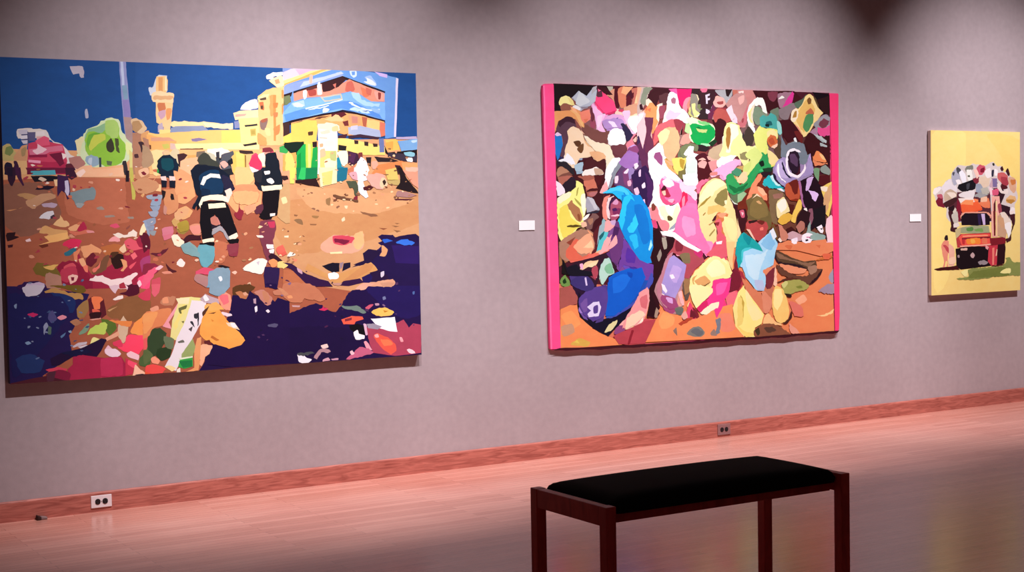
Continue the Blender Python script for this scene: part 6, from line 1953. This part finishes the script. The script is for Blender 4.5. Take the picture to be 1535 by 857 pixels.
1c5c60~1905,1558,1949,1565,1964,1536,1902,1526
0c2424~1894,1538,1925,1543,1933,1523,1899,1523
98d8d0~2004,1566,2040,1555,2045,1472,2018,1483
443830~1686,1444,1733,1526,1778,1491,1793,1433,1761,1386,1708,1386
e4ec80~1785,1462,1840,1522,1886,1499,1980,1512,2007,1471,1994,1436,1916,1446,1908,1399,1868,1305,1815,1351
f8e8a0~1909,1482,1964,1506,2007,1471,1994,1430,1956,1465,1916,1446
d06c3c~1913,1432,1948,1465,1991,1457,2007,1422,1986,1386,1939,1378
b85030~1924,1425,1963,1447,1986,1406,1947,1394
f8d0b0~1947,1378,2002,1400,2009,1383,1978,1370
fbf4a0~1497,1383,1514,1499,1544,1540,1597,1549,1649,1524,1671,1455,1716,1386,1792,1375,1700,1339,1593,1315,1488,1303,1466,1314
ffffd8~1567,1540,1634,1524,1641,1466,1580,1407,1564,1338,1526,1338,1565,1454
a87838~1528,1488,1559,1517,1573,1488,1565,1407,1546,1355,1531,1384
ffffff~1440,1256,1488,1303,1616,1317,1563,1257,1502,1216,1458,1228
f0b0d8~1398,1199,1548,1268,1654,1286,1653,1263,1516,1141,1487,1176,1412,1170
d88880~1380,1193,1442,1199,1442,1176,1383,1173
30a058~1524,1164,1577,1187,1651,1106,1743,1152,1790,1234,1853,1340,1915,1305,1945,1223,1852,1222,1805,1175,1727,1094,1605,1036,1537,1060
18703c~1545,1106,1620,1082,1727,1117,1681,1070,1590,1048
d8e888~1699,1316,1792,1375,1868,1317,1806,1246,1713,1164,1760,1269
f8e098~1915,1352,1962,1341,2024,1282,1961,1246,1922,1270
102018~1829,1263,1868,1281,1883,1246,1852,1234
1c3c28~1867,1222,1960,1229,1944,1199,1882,1199
48906c~1569,1199,1637,1222,1682,1187,1622,1164
f0d0a0~1637,1152,1683,1199,1728,1152,1681,1111
788490~2049,1448,2080,1389,2152,1414,2263,1403,2302,1295,2262,1247,2087,1306,2040,1306
a898c8~1992,1270,2087,1306,2117,1199,2196,1151,2277,1199,2311,1307,2343,1271,2350,1187,2196,1151,2053,1104,1975,1175
c4b4e0~2000,1264,2055,1282,2101,1199,2149,1163,2054,1152,1991,1199
fff8ff~2087,1306,2111,1354,2167,1369,2223,1355,2234,1337,2167,1352,2127,1330,2105,1247,2133,1193,2197,1175,2253,1205,2270,1259,2277,1217,2229,1163,2180,1157,2117,1175,2089,1235
281428~2111,1306,2127,1342,2175,1354,2214,1331,2221,1247,2197,1193,2149,1199,2115,1247
5c4060~2127,1324,2175,1330,2206,1283,2197,1235,2134,1271
201c38~2047,1270,2058,1270,2093,1187,2149,1151,2101,1163,2058,1223
fff8ff~2004,1246,2023,1258,2022,1175,2085,1122,2045,1134,2007,1187
28b8c0~1866,1128,1928,1175,1959,1128,2068,1080,1927,1081
c8f8f8~1944,1164,1967,1175,2006,1128,2069,1092,1990,1104
241838~1960,1187,1979,1181,2014,1128,2084,1086,2053,1086,1975,1140
f8dc94|2157,1610,2251,1690,2283,1750,2316,1769,2364,1740,2404,1675,2460,1634,2395,1585,2313,1475,2264,1451,2217,1522,2146,1568
e8bc68~2186,1593,2267,1702,2316,1739,2379,1657,2346,1596,2264,1487
785028~2302,1727,2324,1745,2344,1730,2339,1698,2312,1694
f8e8c8~2138,1580,2154,1640,2194,1662,2215,1629,2201,1581,2169,1559
b08038~2157,1592,2178,1640,2199,1641,2194,1599
c06848~2282,1625,2331,1668,2371,1633,2354,1614
509058~2257,1523,2290,1613,2359,1626,2354,1560,2297,1487
2c1014|2396,1729,2524,1763,2523,1612,2444,1646
9898a0~2362,1548,2460,1616,2526,1600,2517,1515,2426,1477
783848~2411,1549,2460,1592,2517,1575,2500,1539,2451,1520
e85090~2402,1525,2476,1520,2522,1545,2516,1484,2442,1459,2410,1483
3c0e14~2264,1415,2313,1487,2377,1464,2442,1405,2521,1442,2522,1272,2391,1272,2343,1332
b8c4c4~2361,1476,2442,1459,2491,1429,2483,1411,2409,1447
b0bcbc~2425,1411,2491,1396,2491,1381,2433,1390
f09058~2351,1296,2392,1356,2441,1332,2489,1272,2408,1272
f8c888~2416,1332,2449,1326,2481,1284,2440,1296
78a078~2358,1223,2415,1223,2406,1139,2374,1163
8c9890~2423,1223,2473,1248,2522,1218,2513,1175,2439,1193
f83f78|2522,1774,2613,1777,2609,1236,2608,637,2609,136,2601,16,2560,4,2547,639,2536,1245
ff5090|-10,1760,74,1769,78,1239,87,703,95,26,13,31,3,705,-5,1238
ff70a8|-10,1756,3,1761,9,1238,19,704,27,30,13,31,3,705,-5,1238
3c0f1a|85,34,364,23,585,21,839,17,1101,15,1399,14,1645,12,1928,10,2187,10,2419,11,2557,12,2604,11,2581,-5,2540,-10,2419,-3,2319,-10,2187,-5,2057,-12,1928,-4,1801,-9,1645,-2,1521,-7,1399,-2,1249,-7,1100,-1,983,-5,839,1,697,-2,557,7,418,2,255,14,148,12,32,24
"""
TRUCK = """
f5da86|-137,1366,1077,1392,1067,-128,-116,-91
fbe48c~15,1262,399,1269,326,573,178,106,29,58
f3d67c~634,1273,1035,1225,1032,731,793,1111
d8ccc8~22,806,65,849,136,855,171,893,242,924,259,986,304,1018,403,1012,475,1032,530,1026,621,1014,714,1053,751,1015,815,1010,843,959,890,997,918,934,993,896,992,820,1011,756,973,706,973,617,935,569,209,574,173,683,67,702,49,757
5a2a34|190,708,287,769,296,806,677,807,695,571,218,574
301420|695,920,806,857,861,794,805,706,917,681,907,569,768,570
f4ece8~22,800,39,837,109,849,118,837,74,806,48,788
e8e0e4~118,843,162,886,224,911,242,868,287,856,287,806,207,819,145,794
c8b098~154,806,216,831,287,800,287,769,199,744,146,738
f0e0d0~180,800,260,806,287,781,243,757
b85868~66,788,119,794,137,757,84,757
7c1c30~53,732,75,763,128,757,137,720,164,701,137,683,76,702
401c20~137,720,199,744,278,769,297,744,243,707,173,683
281018|190,683,261,707,261,658,226,609,208,634
d8d0c0~235,634,270,683,297,646,307,573,235,574
b0b0c0~233,955,277,986,322,962,331,900,296,875,260,856,233,912
505058~241,961,268,965,259,937,246,941
484850~286,993,304,1005,340,981,322,943,295,962
f0f0f8~313,956,349,981,385,950,403,887,358,881,331,931
7c7c70~385,987,412,1013,475,1019,475,988,439,969,403,962
f0f0e8~403,981,457,982,476,919,440,888,412,919
585848~412,937,439,941,444,925,421,925
f8f0f0~278,899,322,906,340,875,305,865
141018|296,837,314,868,403,887,476,906,512,882,503,831,440,813,350,809
404048~403,869,440,875,431,831,404,825
802838~476,913,548,926,558,901,521,869,485,888
c85468~521,1001,566,1026,621,1008,621,976,567,938,530,957
801830~566,989,612,1002,603,964,567,963
f8c8b8~484,982,521,988,548,944,521,913
e0c8b0~548,919,621,939,677,920,658,857,585,832,548,869
f0e8e8~612,976,677,996,695,933,649,914,621,939
2c2c40~695,977,723,983,718,933,695,930
2c2c28~704,1034,727,1037,732,1018,713,1015
f4f0f0~732,990,769,977,760,939,732,939
401820~797,997,825,1013,839,984,815,971
401820~862,972,890,997,913,953,899,931
c86060~769,958,843,959,890,934,862,870,806,876,769,914
a83c48~806,927,880,921,899,870,862,851,815,870
d8a888~890,921,974,915,992,832,955,794,908,832
c87840~918,902,983,902,983,871,936,858
e8d8d0~750,870,787,876,824,813,889,826,889,788,815,794,769,826
501820~806,870,880,851,880,832,824,826
e0b078~861,737,908,775,973,769,987,737,936,718,880,712
b88038~861,737,917,744,982,731,926,706
98a0b0~512,869,567,869,594,832,567,794,512,807
e8e0e0~314,794,404,813,494,819,494,782,476,757,404,757,323,769
a0a0a0~485,775,567,807,658,782,567,757
b8b4a8~567,832,649,844,667,794,594,788
f05830~324,707,368,738,476,744,549,719,585,663,477,645,351,645
f88858~332,732,404,750,531,750,531,719,440,719,350,695
f8a868~476,719,549,725,567,675,495,676
c02820~377,707,440,701,404,682
e88058~549,719,658,756,677,681,594,682
f0c0a0~567,757,640,769,640,731,567,725
c8a8b0|667,857,704,920,760,914,760,838,695,832
7c6c98|704,914,760,914,760,845,709,845
d85878~686,813,769,832,778,788,713,775
f8d0d8|667,838,695,844,704,782,677,782
f0b0a0|695,769,787,772,796,706,787,570,704,571
5c1c24|718,706,741,750,750,706,741,631,718,631
f0d8a0|741,731,759,731,759,570,745,570
9c4050~769,706,806,712,815,643,778,637
f4e8e0|305,757,476,763,531,669,368,670
f06438|332,707,531,732,585,675,477,648,351,642
f89860|323,713,386,744,485,744,476,701,404,707
801830|296,757,332,707,342,645,324,573,280,574,288,707
f0e8e8~907,643,935,680,973,668,973,617,917,624
e8c8b0~768,606,842,637,898,605,907,569,768,570
f0a888~333,621,405,642,531,644,640,644,686,619,677,594,531,635,387,633,342,596
1c0c18|342,573,360,614,405,630,549,635,658,625,686,571
403058|531,632,567,632,567,572,540,572
c8b0d8|572,632,613,629,613,571,576,572
401820~190,653,241,653,293,528,268,492,216,502,222,564
e8dcd4~248,555,293,577,319,545,293,528,255,528
c8c0b4~228,626,293,653,306,572,255,564
1c0c18|345,545,338,608,370,639,633,642,672,615,672,542,527,539
302048|527,629,567,633,567,541,541,542
d0b8e0|569,631,613,631,619,543,593,541
f0a890|332,608,344,639,396,648,606,647,672,633,686,596,633,637,383,639
a0a880|274,492,345,527,488,539,659,533,672,479,528,476,332,483
5c8c48~397,518,475,526,475,499,410,493
78a058~488,508,580,516,593,489,514,490
c8b888|268,510,332,527,333,438,281,439
b83c40|281,439,332,474,528,476,686,479,686,362,528,365,294,368
f0584c|307,448,345,469,672,470,672,380,346,381
7c1c28|346,443,672,448,672,434,346,429
f8a078|352,460,423,462,646,462,653,452,358,451
f88c38~397,429,475,441,554,436,560,391,476,388,404,393
f8b850~443,428,488,432,502,401,456,399
c03038~346,429,378,431,378,393,352,394
e87858~580,435,633,435,639,394,580,391
f8b8a0|320,381,554,384,686,389,686,380,528,373,327,371
180810|275,359,372,371,528,373,672,362,686,210,554,204,334,191,283,218
e0b8a8~333,359,404,362,404,344,333,345
c8a8a8~443,304,469,325,495,303,476,278,450,287
988c90~528,244,593,261,646,247,633,225,554,226
a89090~295,306,314,310,318,288,298,288
c83848|659,372,765,388,752,218,686,210,646,247
f08878|699,353,725,357,719,218,699,219
f0c0a0|752,343,762,343,752,289,738,290
e8a0a0|620,381,659,363,646,340,620,354
2c0c14|765,406,845,423,858,351,845,225,752,213
801c28|672,434,859,441,859,387,686,371
f0b0a0|686,651,766,650,765,442,699,443
6c2020|712,651,739,651,739,452,719,452
f0d090|739,642,759,641,759,451,741,451
c8a080|766,614,846,632,899,559,859,432,765,451
e8d8c8~792,632,846,641,926,568,913,486,872,477,846,541
d0a078~766,596,832,596,846,523,805,514
f4f0ec~846,541,926,558,926,486,899,432,872,477
401820~900,632,974,622,967,540,926,468,926,413,872,396,859,423,912,440,940,540
f0e0d8~907,650,967,650,954,627,913,622
2c1820~147,441,159,467,185,467,189,431,160,423
e89078~116,379,128,414,166,427,198,418,198,369,186,299,187,229,200,202,168,199,174,264,161,264,149,203,124,199,142,247,129,309
c04850~134,397,166,387,231,342,244,316,212,312,167,352
f0b8a0~198,396,256,369,263,298,257,227,193,229,199,299
f8d0b0~193,281,269,298,270,245,199,237
400c10|29,206,117,217,219,219,283,227,321,191,168,192,67,192
501018|686,210,898,224,898,215,712,201
8a9450~283,122,425,136,411,189,528,200,818,207,872,251,858,270,912,269,952,232,1069,225,1069,121,898,125,712,120,633,113,477,104,335,112
74803c~425,118,476,170,633,184,845,198,898,125,686,121
f8f0a0~791,154,845,180,918,183,918,147,844,144
f8f0a0~334,173,411,193,405,141,373,137
"""
def stretched(name, label, X, Z, W_, H_, d, edge_mat, patches, k, lname):
    root = empty(name, (X, 0.0, Z)); tag(root, label, 'painting')
    obj('hanging_cleat', nbox(W_*0.2, W_*0.8, -0.006, 0.0, H_-0.12, H_-0.07), M_GREY, root)
    obj('stretched_canvas', nbox(0, W_, -d, -0.003, 0, H_, bevel=0.004), edge_mat, root)
    paint_layer(lname, patches, root, -d-0.0001, k, W_, H_)
    return root

M_EDGE1 = mat_plain('dark_canvas_edge', rgb(60, 40, 70), rough=0.8)
M_EDGE2 = mat_plain('pink_canvas', rgb(236, 70, 128), rough=0.8, noise=0.1)
M_EDGE3 = mat_plain('pale_canvas_edge', rgb(226, 206, 196), rough=0.8)
K1, K2, K3 = 1.12, 1.0, 1.0
street = decode(STREET)
front = street[-56:]; street = street[:-56]
HEAP = [(216, 150, 120), (168, 60, 72), (232, 190, 160), (120, 36, 48), (200, 110, 80), (240, 220, 205), (150, 88, 60)]
DUST = [(140, 96, 72), (240, 206, 160), (168, 116, 80), (120, 72, 52), (224, 160, 120)]
street += scraps(11, 90, 0.12, 1.25, 0.62, 1.18, HEAP, 0.007, 0.02)
street += scraps(5, 70, 1.66, 2.46, 0.90, 1.28, DUST, 0.006, 0.016)
street += scraps(8, 40, 1.15, 1.75, 0.60, 0.85, DUST, 0.006, 0.016)
street += scraps(3, 26, 0.08, 0.45, 0.12, 0.55, [(90, 110, 150), (60, 80, 120), (120, 130, 160)], 0.006, 0.016)
street += scraps(21, 30, 1.4, 2.45, 0.10, 0.55, [(80, 50, 90), (130, 100, 130), (70, 30, 70), (24, 12, 50)], 0.006, 0.018)
street += front
stretched('street_painting', 'large painting of a littered street with firefighters and blue building', P1_X, P1_Z, P1_W, P1_H, 0.045, M_EDGE1, street, K1, 'painted_street_scene')
stretched('truck_painting', 'smallest painting, yellow with an overloaded truck, at right edge', P3_X, P3_Z, P3_W, P3_H, 0.035, M_EDGE3, decode(TRUCK), K3, 'painted_truck_scene')
crowd = decode(CROWD)  # last patch: maroon bottom strip, a dark edge with some canvas shadow painted in
def crowd_painting():
    root = empty('crowd_painting', (P2_X, 0.0, P2_Z)); tag(root, 'large painting of a dense crowd in bright robes, with pink side borders', 'painting')
    bm = bmesh.new()
    o = crowd[0][2]
    F_ = [bm.verts.new((a, -0.020, c)) for a, c in o]; B_ = [bm.verts.new((a, -0.003, c)) for a, c in o]
    n = len(o)
    bm.faces.new(F_); bm.faces.new(B_[::-1])
    for i in range(n): bm.faces.new((F_[i], F_[(i+1) % n], B_[(i+1) % n], B_[i]))
    obj('hanging_cleat', nbox(0.3, 2.3, -0.006, 0.0, 1.62, 1.66), M_GREY, root)
    obj('loose_canvas', bm, M_EDGE2, root)
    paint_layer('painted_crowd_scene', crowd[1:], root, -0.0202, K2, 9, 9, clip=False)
crowd_painting()


# ------------------------------------------------------------------ light: ceiling spots aimed at the pictures, dim room
def spot(name, loc, target, watts, size, blend, col, r=0.02):
    d = bpy.data.lights.new(name, 'SPOT'); d.energy = watts; d.spot_size = math.radians(size); d.spot_blend = blend
    d.color = col; d.shadow_soft_size = r
    o = bpy.data.objects.new(name, d); C.objects.link(o); o.location = loc
    o.rotation_euler = (Vector(target)-Vector(loc)).to_track_quat('-Z', 'Y').to_euler()
    return o
WARM = (1.0, 0.94, 0.97)
for lx, tx, aim, watts, size in ((2.95, 3.0, 0.85, 980, 47), (4.0, 4.0, 0.8, 1000, 47), (5.8, 5.8, 0.9, 1000, 47), (7.2, 7.2, 0.9, 1150, 48), (9.4, 9.65, 0.6, 1400, 53)):
    spot('spot_lamp', (lx, -2.9, 5.5), (tx, 0, aim), watts, size, 1.0, WARM, 0.03)
WORLD_C = (0.7, 0.46, 0.47, 1); WORLD_S = 0.06


w = bpy.data.worlds.new('room_dark'); SC.world = w; w.use_nodes = True
w.node_tree.nodes['Background'].inputs['Color'].default_value = WORLD_C
w.node_tree.nodes['Background'].inputs['Strength'].default_value = WORLD_S

# ------------------------------------------------------------------ camera
cd = bpy.data.cameras.new('camera'); cam = bpy.data.objects.new('camera', cd); C.objects.link(cam)
F, PAN, PIT, ROL = 2233.2475, 0.5528, 0.0467, -0.0178
cd.sensor_width = 36.0; cd.lens = 36.0*F/1535.0; cd.clip_start = 0.05; cd.clip_end = 100
fw = Vector((math.sin(PAN), math.cos(PAN), 0)); rt = Vector((math.cos(PAN), -math.sin(PAN), 0)); up = Vector((0, 0, 1))
f2 = fw*math.cos(PIT) - up*math.sin(PIT); u2 = up*math.cos(PIT) + fw*math.sin(PIT)
r3 = rt*math.cos(ROL) + u2*math.sin(ROL); u3 = u2*math.cos(ROL) - rt*math.sin(ROL)
cam.matrix_world = Matrix(((r3.x, u3.x, -f2.x, 0.0), (r3.y, u3.y, -f2.y, -D_CAM), (r3.z, u3.z, -f2.z, 1.6), (0, 0, 0, 1)))
SC.camera = cam
vs = SC.view_settings
vs.view_transform = 'Standard'; vs.look = 'None'; vs.gamma = 1.0; vs.use_curve_mapping = False; vs.exposure = 0.0
